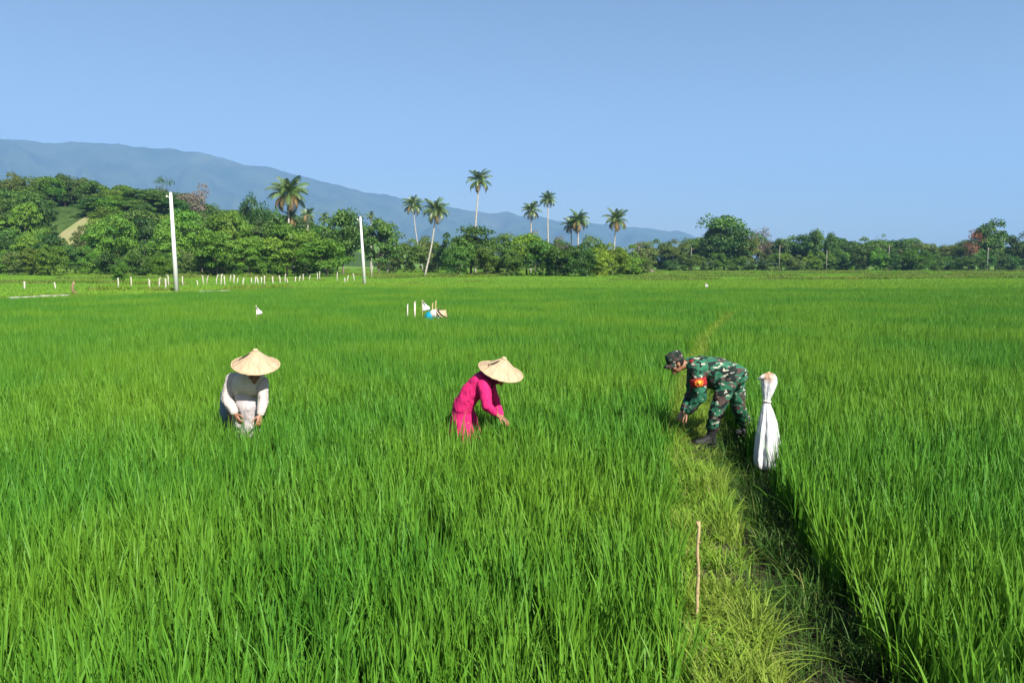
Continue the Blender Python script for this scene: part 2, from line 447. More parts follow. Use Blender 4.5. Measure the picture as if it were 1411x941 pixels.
def gap(p, pad):
    """True where no rice stands: path, cross bunds"""
    y, x = p[:, 1], p[:, 0]
    u = path_u(p); wv = path_w(y)
    g = (u > -pad) & (u < wv*1.02 + pad) & (y < 30.9 + pad)
    g |= (y > 30.05-pad) & (y < 30.95+pad) & (x > 5.8-pad) & (x < 9.3+pad)
    yb = 41 + .05*x + .5*np.sin(x*.21); g |= (np.abs(y-yb) < .28+pad) & (x > -6)
    yb = 24.5 + .04*x; g |= (np.abs(y-yb) < .2+pad) & (x > 10) & (x < 30)
    return g
people_xy = []   # filled below: footprints where crop is pushed aside
PEOPLE_CLEAR = [(P(335, 560, 9.6).x, 9.62, .24), (P(642, 570, 9.5).x, 9.48, .24), (P(597, 436, 27).x, 27.0, .3), (P(1056, 630, 8.75).x-.02, 8.62, .27), (P(1050, 630, 8.5).x-.03, 8.35, .2)]
FOOT_CLEAR = [(P(978, 606, 9.32).x-.08, 9.24, .27), (P(1028, 600, 9.9).x, 9.9, .15)]
def clear(p):
    k = np.ones(len(p), bool)
    for x, y, r in PEOPLE_CLEAR: k &= (p[:, 0]-x)**2 + (p[:, 1]-y)**2 > r*r
    return k

c_near = bpy.data.collections.new('rice_hills')
for i in range(8):
    clump_obj('rice_hill', c_near, M_rice, 100+i, n=24, h=.63, wid=.0195, tilt=.095, droop=.34, spread=.035, rows=5, hvar=.3)
for i in range(3):
    clump_obj('rice_hill', c_near, M_rice, 150+i, n=18, h=.56, wid=.017, tilt=.24, droop=.95, spread=.04, rows=5, hvar=.4)
c_tile = bpy.data.collections.new('rice_tiles')
for i in range(5):
    tile_obj('rice_tile', c_tile, M_rice, 10+i, 1.0, 36, 22, h=.62, wid=.0155, tilt=.105, droop=.36, spread=.035, rows=3, hvar=.3)
c_far = bpy.data.collections.new('rice_far')
for i in range(4):
    tile_obj('rice_far', c_far, M_rice_far, 40+i, 3.0, 121, 12, h=.66, wid=.05, tilt=.16, droop=.4, spread=.07, rows=2, hvar=.3)
def rice_fields():
    NEAR = 13.
    p = jgrid(-12, 14, 1.2, NEAR, .155); p = p[in_view(p, 1.3)]
    holes = np.array([mnoise.noise(Vector((q[0]*.9, q[1]*.9, 5.))) for q in p])
    keep = (holes < .66) & clear(p)
    p = p[keep & ~gap(p, -.02)]
    # tiles
    t = jgrid(-45, 45, NEAR+.5, 58, .8, .3); t = t[in_view(t, 2.0)]
    fe = field_end(t[:, 0], t[:, 1]); t = t[t[:, 1] < fe-1.2]
    close = gap(t, .62); bad = ~np.all([((t[:, 0]-x)**2+(t[:, 1]-y)**2 > (r+.6)**2) for x, y, r in PEOPLE_CLEAR], axis=0)
    tt = t[~close & ~bad]
    # single hills along the edges of the tiles
    e = jgrid(-45, 45, NEAR, 58, .165); e = e[in_view(e, 2.0)]
    e = e[e[:, 1] < field_end(e[:, 0], e[:, 1])-1.2]
    e = e[gap(e, 1.0) | ~np.all([((e[:, 0]-x)**2+(e[:, 1]-y)**2 > (r+1.0)**2) for x, y, r in PEOPLE_CLEAR], axis=0)]
    e = e[~gap(e, 0) & clear(e)]
    p = np.concatenate([p, e])
    left = path_u(p) < .3
    for nm, sel, zsc, lab in (('rice_crop', left, .98, 'dense bright green rice crop around the two women'), ('rice_crop', ~left, 1.08, 'tall dark green rice crop beside the ditch and sack')):
        q = p[sel]; z = np.full(len(q), -.30)
        zs = zsc*(1+.10*np.array([mnoise.noise(Vector((a*.5, b*.5, 1.))) for a, b in q]))
        scatter(nm, np.column_stack([q, z]), c_near, 11, (.88, 1.15), .07, lab, 'rice', zs)
    zs = 1+.08*np.array([mnoise.noise(Vector((a*.3, b*.3, 1.))) for a, b in tt])
    scatter('rice_crop', np.column_stack([tt, np.full(len(tt), -.30)]), c_tile, 5, (.95, 1.1), .02, 'even green rice crop stretching across the middle of the valley', 'rice', zs)
    f = jgrid(-75, 75, 50, 100, 2.1, .35); f = f[in_view(f, 3.0)]
    fe = field_end(f[:, 0], f[:, 1]); f = f[(f[:, 1] < fe-1.5) & (f[:, 1] > 57.5)]
    scatter('rice_crop', np.column_stack([f, np.full(len(f), -.28)]), c_far, 4, (.95, 1.05), .0, 'smooth pale green rice crop at the far end of the paddies', 'rice')
rice_fields()

# grass of the bund, the ditch and the far meadow
c_bund = bpy.data.collections.new('bund_tufts')
for i in range(6):
    clump_obj('grass_tuft', c_bund, M_bund, 300+i, n=30, h=.34, wid=.0085, tilt=.55, droop=1.35, spread=.05, rows=5, hvar=.5)
for i in range(3):
    clump_obj('broad_weed', c_bund, M_bund, 320+i, n=14, h=.16, wid=.030, tilt=.7, droop=.9, spread=.05, rows=5, hvar=.4)
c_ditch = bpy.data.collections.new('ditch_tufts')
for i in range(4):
    clump_obj('grass_tuft', c_ditch, M_ditch_shaded, 330+i, n=16, h=.34, wid=.008, tilt=.6, droop=1.2, spread=.05, rows=5, hvar=.5)
c_weed = bpy.data.collections.new('weed_tiles')
for i in range(4):
    tile_obj('weeds', c_weed, M_weed, 360+i, 2.2, 49, 12, h=.36, wid=.05, tilt=.5, droop=.6, spread=.12, rows=2, hvar=.5)
M_dryweed = leaf_mat('bank_weed', (.06, .14, .016), (.15, .23, .03), (.16, .19, .05), .25, .7, .25, .15)
c_dryweed = bpy.data.collections.new('bank_weed_tiles')
for i in range(4):
    tile_obj('bank_weeds', c_dryweed, M_dryweed, 370+i, 1.6, 36, 12, h=.26, wid=.05, tilt=.6, droop=.8, spread=.14, rows=2, hvar=.6)
c_mead = bpy.data.collections.new('meadow_tiles')
for i in range(4):
    tile_obj('meadow_grass', c_mead, M_rice_far, 380+i, 4.0, 64, 12, h=.16, wid=.07, tilt=.4, droop=.5, spread=.2, rows=2, hvar=.4)
def grasses():
    p = jgrid(0, 10, 1.5, 31, .085); u = path_u(p); wv = path_w(p[:, 1])
    lit = p[(u > -.08) & (u < np.minimum(.56, wv))]
    nz = np.array([mnoise.noise(Vector((a*2.2, b*2.2, 2.))) for a, b in lit]); lit = lit[nz < .26]
    for fx, fy, fr in FOOT_CLEAR: lit = lit[(lit[:, 0]-fx)**2+(lit[:, 1]-fy)**2 > fr*fr]
    cb = jgrid(5.8, 9.4, 30.05, 30.95, .09); lit = np.concatenate([lit, cb])
    zs = .8+.75*np.array([mnoise.noise(Vector((a*1.7, b*1.7, 7.))) for a, b in lit])
    near_foot = np.min([np.hypot(lit[:, 0]-fx, lit[:, 1]-fy) for fx, fy in ((P(976, 608, 9.3).x, 9.15), (P(972, 612, 9.0).x, 8.8))], axis=0)
    zs = zs*np.interp(near_foot, [.15, .6], [.3, 1]); st_ = G(958.5, 858, 0); zs = zs*np.interp(np.hypot(lit[:, 0]-st_.x, lit[:, 1]-st_.y+.1), [.05, .3], [.3, 1])
    scatter('bund_grass', np.column_stack([lit, ground_z(lit[:, 0], lit[:, 1])-.01]), c_bund, 9, (.55, 1.05), .12, 'sunlit yellow green grass matted along the earth bund', 'grass', zs)
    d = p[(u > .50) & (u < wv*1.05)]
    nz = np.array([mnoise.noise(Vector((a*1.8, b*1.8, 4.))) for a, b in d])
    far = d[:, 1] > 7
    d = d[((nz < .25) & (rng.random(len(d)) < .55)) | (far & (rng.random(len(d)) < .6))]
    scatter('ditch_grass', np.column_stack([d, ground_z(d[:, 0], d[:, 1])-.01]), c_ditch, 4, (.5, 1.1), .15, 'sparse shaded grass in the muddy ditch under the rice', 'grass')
    # weeds on the far field edge
    q = jgrid(-80, 90, 44, 106, 1.5, .45); q = q[in_view(q, 4)]
    fe = field_end(q[:, 0], q[:, 1]); q = q[(q[:, 1] > fe-1.2) & (q[:, 1] < fe+4)]
    nz = np.array([mnoise.noise(Vector((a*.25, b*.25, 4.))) for a, b in q]); q = q[nz > -.25]
    scatter('edge_weeds', np.column_stack([q, ground_z(q[:, 0], q[:, 1])]), c_weed, 4, (.35, .9), .05, 'rough yellow green weeds on the bank at the far field edge', 'weeds')
    m = jgrid(-190, 200, 50, 240, 3.4, .4); m = m[in_view(m, 5)]
    fe = field_end(m[:, 0], m[:, 1]); m = m[(m[:, 1] > fe+3)]
    px = CX+F*m[:, 0]/m[:, 1]
    m = m[(hill_z(m[:, 0], m[:, 1]) < .4)]
    scatter('meadow_grass', np.column_stack([m, ground_z(m[:, 0], m[:, 1])-.02]), c_mead, 4, (.8, 1.1), .0, 'low green meadow grass between the paddies and the trees', 'grass')
    nz = np.array([mnoise.noise(Vector((a*.06, b*.12, 11.))) for a, b in m]); q = m[nz > .28] + rng.uniform(-1, 1, (int((nz > .28).sum()), 2))
    scatter('meadow_weeds', np.column_stack([q, ground_z(q[:, 0], q[:, 1])]), c_weed, 4, (.7, 1.3), .05, 'rough weedy tussocks scattered over the far meadow', 'weeds')
    lines = [((-60, 392), (160, 390)), ((-60, 379), (330, 377)), ((90, 385), (300, 383)), ((520, 384), (690, 381)), ((600, 378), (700, 379)), ((860, 383), (1100, 381)), ((1060, 386), (1460, 383)), ((930, 378), (1290, 377)), ((1200, 381), (1470, 379)), ((900, 374.5), (1460, 374)), ((850, 388), (990, 386))]
    pts = []
    for (x0, y0), (x1, y1) in lines:
        n_ = int(abs(x1-x0)/2.2)
        for k in range(n_):
            t = k/n_; g_ = G(x0+(x1-x0)*t, y0+(y1-y0)*t + .9*mnoise.noise(Vector((k*.07, y0, 0))), 0)
            if mnoise.noise(Vector((k*.11, y0*3, 2))) > -.3: pts.append((g_.x+rng.uniform(-.6, .6), g_.y+rng.uniform(-1.2, 1.2)))
    q = np.array(pts); q = q[q[:, 1] > field_end(q[:, 0], q[:, 1])]
    scatter('bank_weeds', np.column_stack([q, ground_z(q[:, 0], q[:, 1])]), c_dryweed, 4, (.6, 1.5), .06, 'low weedy banks dividing the far meadow', 'weeds')
grasses()

# ------------------------------------------------------------------ trees
def leaf_cards(cent, nrm, size, r, flat=.55):
    """one bent leaf-spray card per centre: two triangles each"""
    n = len(cent)
    up = np.tile([0, 0, 1.], (n, 1))
    nn = nrm*flat + up*.35 + r.normal(0, .45, (n, 3)); nn /= np.linalg.norm(nn, axis=1)[:, None]
    a = np.cross(nn, r.normal(0, 1, (n, 3))); a /= np.linalg.norm(a, axis=1)[:, None]
    b = np.cross(nn, a)
    s = size*r.uniform(.6, 1.35, n)
    s1 = s[:, None]; s2 = (s*r.uniform(.4, .7, n))[:, None]
    V = np.stack([cent - a*s1, cent - b*s2 + nn*s2*.15, cent + a*s1 - nn*s1*.25, cent + b*s2], 1)
    base = (np.arange(n)*4)[:, None]
    T = np.concatenate([base+np.array([[0, 1, 2]]), base+np.array([[0, 2, 3]])])
    return V.reshape(-1, 3), T
def crown_mesh(name, seed, kind='round', nlobe=26, per=120, leaf=.032, bare=.0):
    """crown in a unit-height tree (0 ground, 1 top); width about 0.9"""
    r = np.random.default_rng(seed); C, Nn, A = [], [], []
    if kind == 'round': zc, rz, rx, lf = .53, .39, .38, .75
    elif kind == 'wide': zc, rz, rx, lf = .55, .36, .50, .6
    elif kind == 'tall': zc, rz, rx, lf = .52, .42, .26, .8
    elif kind == 'bush': zc, rz, rx, lf = .42, .46, .52, .75
    else: zc, rz, rx, lf = .6, .36, .42, .6
    tips = []
    for i in range(nlobe):
        while True:
            q = r.uniform(-1, 1, 3)
            d = np.linalg.norm(q)
            if .3 < d < 1: break
        c = np.array([q[0]*rx, q[1]*rx, zc + q[2]*rz])*1.0
        lr = r.uniform(.13, .23)*(1 if kind != 'tall' else .85)
        tips.append(c)
        m = int(per*r.uniform(.7, 1.2))
        d = r.normal(0, 1, (m, 3)); d /= np.linalg.norm(d, axis=1)[:, None]
        d[:, 2] = np.where(d[:, 2] < -.2, -d[:, 2]*.6, d[:, 2])
        rad = lr*r.uniform(.72, 1.12, m)[:, None]
        C.append(c + d*rad*np.array([1, 1, lf])); Nn.append(d)
        A.append(np.clip(r.uniform(.0, 1.0) + r.normal(0, .22, m), 0, 1))
    C, Nn, A = np.concatenate(C), np.concatenate(Nn), np.concatenate(A)
    C[:, 2] = np.maximum(C[:, 2], .03)
    kz = 1.0/np.percentile(C[:, 2], 99.8); C[:, 2] *= kz
    natw = {'wide': 1.3, 'round': 1.02, 'tall': .78, 'bush': 1.32}[kind]
    kx = natw/2/np.percentile(np.hypot(C[:, 0], C[:, 1]), 98); C[:, :2] *= kx
    tips = [np.array([q[0]*kx, q[1]*kx, q[2]*kz]) for q in tips]
    V, T = leaf_cards(C, Nn, leaf, r)
    return mesh_np(name, V, T, None, np.repeat(A, 4)), tips
def trunk_mesh(name, seed, tips, th=.30, rad=.022, lean=.04, nb=9):
    r = random.Random(seed); mb = MB()
    p = Vector((0, 0, -.03)); top = Vector((r.uniform(-lean, lean), r.uniform(-lean, lean), th))
    fork = top
    pts = [p, p.lerp(top, .35)+Vector((r.uniform(-.01, .01), r.uniform(-.01, .01), 0)), top]
    mb.tube(pts, [rad*1.35, rad, rad*.8], 7)
    for t in r.sample(list(tips), min(nb, len(tips))):
        t = Vector(t); mid = fork.lerp(t, .5) + Vector((r.uniform(-.04, .04), r.uniform(-.04, .04), r.uniform(-.02, .05)))
        mb.tube([fork-Vector((0, 0, .03)), mid, t], [rad*.55, rad*.35, rad*.12], 5, False)
    return mb.mesh(name, M_bark)
TREES = {}
def variant(key, kind, seed, **kw):
    tk = {k: kw.pop(k) for k in ('th', 'rad', 'lean', 'nb') if k in kw}
    cm, tips = crown_mesh('crown', seed, kind, **kw)
    TREES.setdefault(key, []).append((cm, trunk_mesh('trunk', seed, tips, **tk)))
for s in range(4): variant('wide', 'wide', 20+s, nlobe=38, per=230, leaf=.026)
for s in range(4): variant('round', 'round', 40+s, nlobe=38, per=230, leaf=.025)
for s in range(3): variant('tall', 'tall', 60+s, nlobe=32, per=200, leaf=.024, th=.35)
for s in range(3): variant('bush', 'bush', 80+s, nlobe=44, per=210, leaf=.028, th=.2, rad=.018)
for s in range(2): variant('sparse', 'round', 90+s, nlobe=15, per=60, leaf=.024, th=.42, nb=14)
LOOK = {'leaf_bright': 'mid green', 'leaf_dark': 'dark green', 'leaf_olive': 'dull olive', 'leaf_yellowgreen': 'bright yellow green', 'leaf_dry': 'dry brown'}
def tree(key, mat, px, base_y, top_y, Y, wpx=None, label='', group=None, name='broadleaf_tree', zbase=None, var=None):
    x = (px-CX)/F*(Y*cp + CAMH*sp)
    zb = float(ground_z(x, Y)) if zbase is None else zbase
    zt = P(px, top_y, Y).z
    h = max(zt-zb, 1.0)
    cm, tm = TREES[key][random.randrange(len(TREES[key])) if var is None else var]
    o = empty(name, (x, Y, zb))
    natw = {'wide': 1.3, 'round': 1.02, 'tall': .78, 'bush': 1.32, 'sparse': 1.0}[key]*h
    sx = 1.0
    if wpx: sx = (wpx/F*Y)/natw
    o.scale = (h*sx, h*sx*random.uniform(.9, 1.1), h); o.rotation_euler = (0, 0, random.uniform(0, 6.28))
    if group:
        look = {'wide': 'spreading', 'round': 'rounded', 'tall': 'slim', 'bush': 'bushy', 'sparse': 'sparse'}[key] + ' ' + LOOK[mat.name]
        label = look + ' ' + label; group = look + ' ' + group
    tag(o, label, 'shrub' if name in ('shrub', 'bush') else 'tree', group)
    c = link('crown', cm, o)
    if len(cm.materials) == 0: cm.materials.append(mat)
    c.material_slots[0].link = 'OBJECT'; c.material_slots[0].material = mat
    link('trunk', tm, o)
    return o
def lerp_line(pts, x): return float(np.interp(x, [p[0] for p in pts], [p[1] for p in pts]))

# wooded hill on the left: three rows climbing the slope
rowC = [(-120, 246), (0, 243), (60, 246), (130, 250), (190, 262), (240, 268), (262, 276), (300, 284), (330, 292), (352, 280), (372, 284), (440, 304)]
x = -110
while x < 440:
    ty = lerp_line(rowC, x) + random.uniform(-7, 10)
    k = random.choice(['round', 'tall', 'wide', 'round']); mt = random.choice([M_leafB, M_leafC, M_leafC, M_leafB, M_leafA])
    tree(k, mt, x, 0, ty, random.uniform(200, 216), random.uniform(30, 46), 'tree on the crest of the wooded hill', 'trees on the hill crest')
    x += random.uniform(12, 19)
rowB2 = [(-120, 272), (0, 268), (70, 270), (130, 272), (200, 282), (260, 290), (330, 300), (400, 300)]
x = -115
while x < 390:
    ty = lerp_line(rowB2, x) + random.uniform(-5, 10)
    if not (70 < x < 122):
        tree(random.choice(['round', 'wide']), random.choice([M_leafB, M_leafA, M_leafC, M_leafB]), x, 0, ty, random.uniform(184, 194), random.uniform(42, 60), 'tree halfway up the wooded hill slope', 'trees on the hill slope')
    x += random.uniform(20, 28)
rowB = [(-120, 290), (0, 280), (50, 272), (72, 290), (125, 318), (150, 296), (200, 292), (235, 300), (262, 300), (300, 300), (360, 305), (420, 306)]
x = -110
while x < 400:
    if not (62 < x < 138):
        ty = lerp_line(rowB, x) + random.uniform(-6, 8)
        tree(random.choice(['round', 'wide', 'wide']), random.choice([M_leafB, M_leafA, M_leafB]), x, 0, ty, random.uniform(168, 176), random.uniform(45, 62), 'tree low on the wooded hill slope', 'trees low on the hill slope')
    x += random.uniform(22, 30)
tree('round', M_leafB, 48, 0, 268, 172, 66, 'big dark rounded tree just left of the bare hillside clearing')
tree('bush', M_leafC, 118, 0, 312, 170, 30, 'small olive bush at the edge of the bare hillside clearing')
rowA = [(-120, 322), (0, 315), (60, 322), (85, 333), (115, 332), (140, 312), (170, 300), (205, 306), (232, 318), (255, 292), (300, 290), (345, 300), (400, 310), (440, 318), (470, 316)]
x = -110
while x < 480:
    ty = lerp_line(rowA, x) + random.uniform(-6, 8)
    mt = random.choice([M_leafA, M_leafA, M_leafA, M_leafB]) if x > 130 else random.choice([M_leafA, M_leafB])
    tree(random.choice(['wide', 'wide', 'round']), mt, x, 0, ty, random.uniform(140, 158), random.uniform(46, 66), 'tree in the front row below the hill', 'front row trees below the hill')
    x += random.uniform(19, 27)
x = -100
while x < 470:
    ty = random.uniform(336, 350)
    tree('bush', random.choice([M_leafA, M_leafB, M_leafC, M_leafA]), x, 0, ty, random.uniform(128, 140), random.uniform(28, 44), 'low shrub at the foot of the front row trees', 'shrubs at the foot of the trees', 'shrub')
    x += random.uniform(20, 32) if x < 100 else random.uniform(26, 44)
for Yr, x0, x1, y0, y1 in ((222, -110, 430, 262, 272), (200, -110, 440, 292, 300), (181, -110, 450, 312, 320), (163, -110, 440, 330, 340)):
    x = x0
    while x < x1:
        if not (60 < x < 135 and 165 < Yr < 210):
            hz_ = float(ground_z((x-CX)/F*Yr*.99, Yr)); zt = hz_ + random.uniform(3.5, 6.0)
            ty = HZ - (zt-CAMH)/Yr*F
            tree('bush', random.choice([M_leafB, M_leafB, M_leafC, M_leafA]), x, 0, ty, Yr+random.uniform(-4, 4), random.uniform(36, 54), 'shrub filling the slope between the hill trees', 'shrubs between the hill trees', 'shrub')
        x += random.uniform(16, 24)
# named individuals, left
tree('sparse', M_leafB, 233, 0, 243, 206, 30, 'thin open crowned tree rising above the hill behind the tall pole')
tree('sparse', M_dry, 282, 0, 252, 208, 40, 'bare pinkish grey tree on the crest of the hill')
tree('sparse', M_dry, 262, 0, 266, 206, 30, 'half bare brown tree next to the thin open crowned tree')
tree('round', M_leafB, 352, 0, 270, 172, 44, 'dark rounded tree beside the tallest hillside palm')
tree('round', M_leafB, 473, 0, 289, 150, 62, 'large dark rounded tree left of the shorter pole')
tree('wide', M_leafB, 522, 0, 303, 146, 66, 'large dark spreading tree right of the shorter pole')
tree('wide', M_leafA, 450, 0, 330, 118, 70, 'low spreading tree with open trunk behind the fence stakes')
tree('wide', M_leafA, 395, 0, 322, 122, 76, 'broad feathery tree behind the white fence stakes under the palm')
tree('wide', M_leafA, 300, 0, 318, 124, 70, 'broad feathery tree behind the white fence stakes right of the tall pole')
tree('wide', M_leafA, 345, 0, 326, 119, 60, 'broad feathery tree behind the densest cluster of white fence stakes')
tree('bush', M_leafA, 166, 0, 358, 88, 22, 'small round bush standing alone in the grass before the hill')
tree('round', M_leafA, 224, 0, 352, 84, 26, 'small leafy sapling at the foot of the tall white pole')
tree('tall', M_leafB, 95, 0, 240, 212, 26, 'dark pointed tree top on the crest above the clearing')
# the middle grove
mid = [('bush', M_leafB, 560, 330, 168, 50), ('bush', M_leafC, 536, 332, 160, 40), ('bush', M_leafC, 592, 326, 172, 52), ('bush', M_leafB, 618, 322, 165, 44),
       ('round', M_leafB, 650, 312, 134, 74), ('bush', M_leafB, 632, 330, 128, 44), ('round', M_leafC, 698, 322, 150, 44), ('bush', M_leafB, 672, 340, 126, 40),
       ('round', M_leafA, 726, 322, 130, 62), ('bush', M_leafB, 748, 332, 127, 54), ('bush', M_leafB, 706, 345, 125, 40),
       ('bush', M_leafB, 778, 334, 126, 56), ('bush', M_leafB, 800, 338, 123, 50), ('round', M_leafA, 815, 326, 150, 44), ('bush', M_leafA, 764, 330, 140, 48),
       ('bush', M_leafY, 826, 342, 124, 36), ('bush', M_leafY, 846, 336, 132, 46), ('bush', M_leafA, 864, 338, 140, 46), ('bush', M_leafC, 884, 348, 142, 32), ('bush', M_leafA, 680, 352, 128, 34)]
nm = {id(M_leafB): 'dark green', id(M_leafC): 'dull olive', id(M_leafA): 'mid green', id(M_leafY): 'bright yellow green'}
for k, mt, px, ty, Y, wpx in mid:
    tree(k, mt, px, 0, ty, Y, wpx, ('bush in the grove below the palms' if k == 'bush' else 'tree in the grove below the palms'), ('bushes' if k == 'bush' else 'trees')+' of the palm grove', 'bush' if k == 'bush' else 'broadleaf_tree')
tree('sparse', M_dry, 768, 0, 326, 138, 44, 'dry greyish brown leafless bush behind the green grove')
tree('sparse', M_dry, 738, 0, 318, 146, 36, 'withered pale brown tree between the thin palms')
tree('sparse', M_dry, 876, 0, 334, 150, 34, 'brown withered bush at the right end of the grove')
# tree line on the right
rowR = [(885, 336), (910, 332), (935, 332), (960, 328), (985, 320), (1010, 318), (1050, 326), (1080, 322), (1110, 324), (1140, 330), (1165, 326), (1185, 325), (1215, 327), (1250, 328), (1290, 332), (1330, 330), (1411, 336), (1530, 330)]
x = 890
while x < 1520:
    ty = lerp_line(rowR, x) + random.uniform(-3, 7)
    tree(random.choice(['round', 'round', 'wide', 'bush']), random.choice([M_leafB, M_leafB, M_leafC]), x, 0, ty, random.uniform(222, 250), random.uniform(36, 54), 'tree in the distant line right of the grove', 'trees of the distant right line')
    x += random.uniform(16, 24)
x = 925
while x < 1520:
    ty = random.uniform(340, 354) if x > 1130 else random.uniform(346, 358)
    tree('bush', random.choice([M_leafB, M_leafC, M_leafA, M_leafB]), x, 0, ty, random.uniform(202, 218), random.uniform(22, 38), 'low shrub before the distant line of trees', 'shrubs before the distant tree line', 'shrub')
    x += random.uniform(15, 26)
tree('round', M_leafB, 998, 0, 297, 226, 70, 'largest domed dark tree in the distant right tree line', var=1)
tree('round', M_leafB, 1012, 0, 312, 222, 54, 'shoulder of dense dark foliage right of the domed tree', var=2)
tree('sparse', M_dry, 1046, 0, 313, 224, 34, 'grey half dead tree right of the domed dark tree')
tree('tall', M_leafB, 1122, 0, 316, 225, 22, 'slim dark tree poking above the distant right line')
tree('tall', M_leafB, 1143, 0, 321, 224, 18, 'slim pale trunked tree leaning right in the distant line')
tree('sparse', M_leafB, 1211, 0, 322, 226, 20, 'thin topped tree poking above the even distant line')
tree('round', M_leafB, 1360, 0, 303, 224, 54, 'tall dark domed tree near the right end of the line', var=0)
tree('sparse', M_rust, 1341, 0, 316, 220, 26, 'rust coloured dead tree in front of the domed dark tree')
tree('round', M_leafB, 1408, 0, 320, 222, 44, 'dark tree closing the right end of the tree line')
tree('bush', M_leafA, 1262, 0, 341, 205, 46, 'bright green bush in front of the distant right line')

# the bare clearing on the hill, as a thin skin over the slope
def clearing():
    c = P(97, 316, 176); n = 16
    V = []
    for i in range(n+1):
        for j in range(n+1):
            u, v = i/n*2-1, j/n*2-1
            k = math.sqrt(max(u*u+v*v, 1e-6)); s = max(abs(u), abs(v))/k if k else 1
            X = c.x + u*s*4.2 + .6*mnoise.noise(Vector((u*2, v*2, 0))); Yy = 182 + v*s*13
            V.append((X, Yy, float(ground_z(X, Yy)) + .12))
    Q = [[i*(n+1)+j, (i+1)*(n+1)+j, (i+1)*(n+1)+j+1, i*(n+1)+j+1] for i in range(n) for j in range(n)]
    m = plain('bare_hillside', (.17, .19, .07), .95, .3, .22, .4, 2, c2=(.24, .20, .11), coord='Object')
    o = link('hillside_clearing', mesh_np('hillside_clearing', V, np.array(Q), m, None, True))
    tag(o, 'bare sandy clearing on the wooded hillside', 'clearing', kind='structure')
clearing()

# ------------------------------------------------------------------ palms
def frond_mesh(seed, L=1.0, droop=1.0, nl=38, mat=None):
    r = np.random.default_rng(seed); V, T, A = [], [], []
    pts = []; p = np.array([0., 0., 0.]); th = .25
    ns = 14
    for i in range(ns+1):
        pts.append(p.copy()); t = i/ns
        d = np.array([math.cos(th), 0, math.sin(th)]); p = p + d*L/ns; th -= droop*(.04+.16*t)
    pts = np.array(pts)
    def at(t):
        f = t*ns; i = min(int(f), ns-1); return pts[i]+(pts[i+1]-pts[i])*(f-i), (pts[i+1]-pts[i])/np.linalg.norm(pts[i+1]-pts[i])
    # rachis
    for i in range(ns):
        w0, w1 = .016*(1-i/ns)+.003, .016*(1-(i+1)/ns)+.003
        b = len(V); V += [pts[i]+[0, -w0, 0], pts[i]+[0, w0, 0], pts[i+1]+[0, w1, 0], pts[i+1]+[0, -w1, 0], pts[i]+[0, 0, -w0*1.5], pts[i+1]+[0, 0, -w1*1.5]]
        T += [[b, b+1, b+2], [b, b+2, b+3], [b, b+3, b+5], [b, b+5, b+4], [b+1, b+4, b+5], [b+1, b+5, b+2]]; A += [.9]*6
    for i in range(nl):
        t = .14 + .85*i/nl; q, d = at(t)
        ll = L*.30*math.sin(math.pi*(.22+.72*t))*r.uniform(.85, 1.1)
        for s in (-1, 1):
            dirn = np.array([d[0]*.55, s*.75, d[2]*.55 - .25 - r.uniform(0, .35)*droop]); dirn /= np.linalg.norm(dirn)
            mid = q + dirn*ll*.5; tip = q + dirn*ll + np.array([0, 0, -ll*.28])
            wv = d*.0115; b = len(V)
            V += [q-wv*.7, q+wv*.7, mid+wv, mid-wv, tip]
            T += [[b, b+1, b+2], [b, b+2, b+3], [b+3, b+2, b+4]]; A += [float(r.uniform(0, 1))]*5
    return mesh_np('frond', np.array(V), np.array(T), mat, A)
FRONDS = [frond_mesh(500+i, 1.0, d, mat=M_frond) for i, d in enumerate((.75, 1.1, 1.5, 1.25))]
FDRY = [frond_mesh(520+i, 1.0, 1.5, mat=M_fronddry) for i in range(2)]
def palm(px, top_y, base_px, Y, crown_px, label, nf=24, dry=3, base_y=None, tr=.17, lean_mid=0.0):
    """top_y: image row of the crown's heart; base_px: column of the foot"""
    top = P(px, top_y, Y)
    bx = (base_px-CX)/F*(Y*cp); by = Y
    if base_y is not None:
        g = G(base_px, base_y, 0); bx, by = g.x, g.y; top = P(px, top_y, by)
    zb = float(ground_z(bx, by)); base = Vector((bx, by, zb))
    o = empty('coconut_palm', base); tag(o, label, 'palm tree')
    rel = top-base; n = 10
    pts = [Vector((rel.x*(t**1.0)+lean_mid*math.sin(math.pi*t), rel.y*t, rel.z*t-.15*(t == 0))) for t in [i/n for i in range(n+1)]]
    mb = MB(); mb.tube(pts, [tr*1.5 if i == 0 else tr*(1-.35*i/n) for i in range(n+1)], 9)
    link('trunk', mb.mesh('trunk', M_palmbark), o)
    rr = random.Random(px*13)
    Lf = crown_px/2/F*by*1.12
    for i in range(nf):
        t = i/(nf-1)
        el = math.radians(82 - 118*t + rr.uniform(-8, 8)); az = i*2.39996 + rr.uniform(-.25, .25)
        isdry = i >= nf-dry
        f = link('frond', rr.choice(FDRY) if isdry else (FRONDS[rr.choice((0, 1))] if t < .45 else FRONDS[rr.choice((1, 2, 3))]), o, rel)
        s = Lf*rr.uniform(.88, 1.1)*(.85 if t < .12 else 1)
        f.scale = (s, s, s); f.rotation_euler = (rr.uniform(-.25, .25), -el+.1, az)
    mb = MB()
    for k in range(9):
        a = k*.7; mb.ell(rel+Vector((math.cos(a)*.28, math.sin(a)*.28, -.25-.12*(k % 3))), (.13, .13, .16), None, 7, 5)
    link('coconut_cluster', mb.mesh('coconut_cluster', M_weed if dry < 2 else M_fronddry), o)
palm(397, 268, 399, 150, 60, 'big coconut palm with yellow brown lower fronds above the feathery trees', 32, 7, None, .22)
palm(401, 300, 404, 152, 30, 'short second palm tucked under the big yellow brown palm', 14, 4, None, .2)
palm(424, 296, 424, 162, 26, 'small dark palm right of the big yellow brown palm', 18, 3)
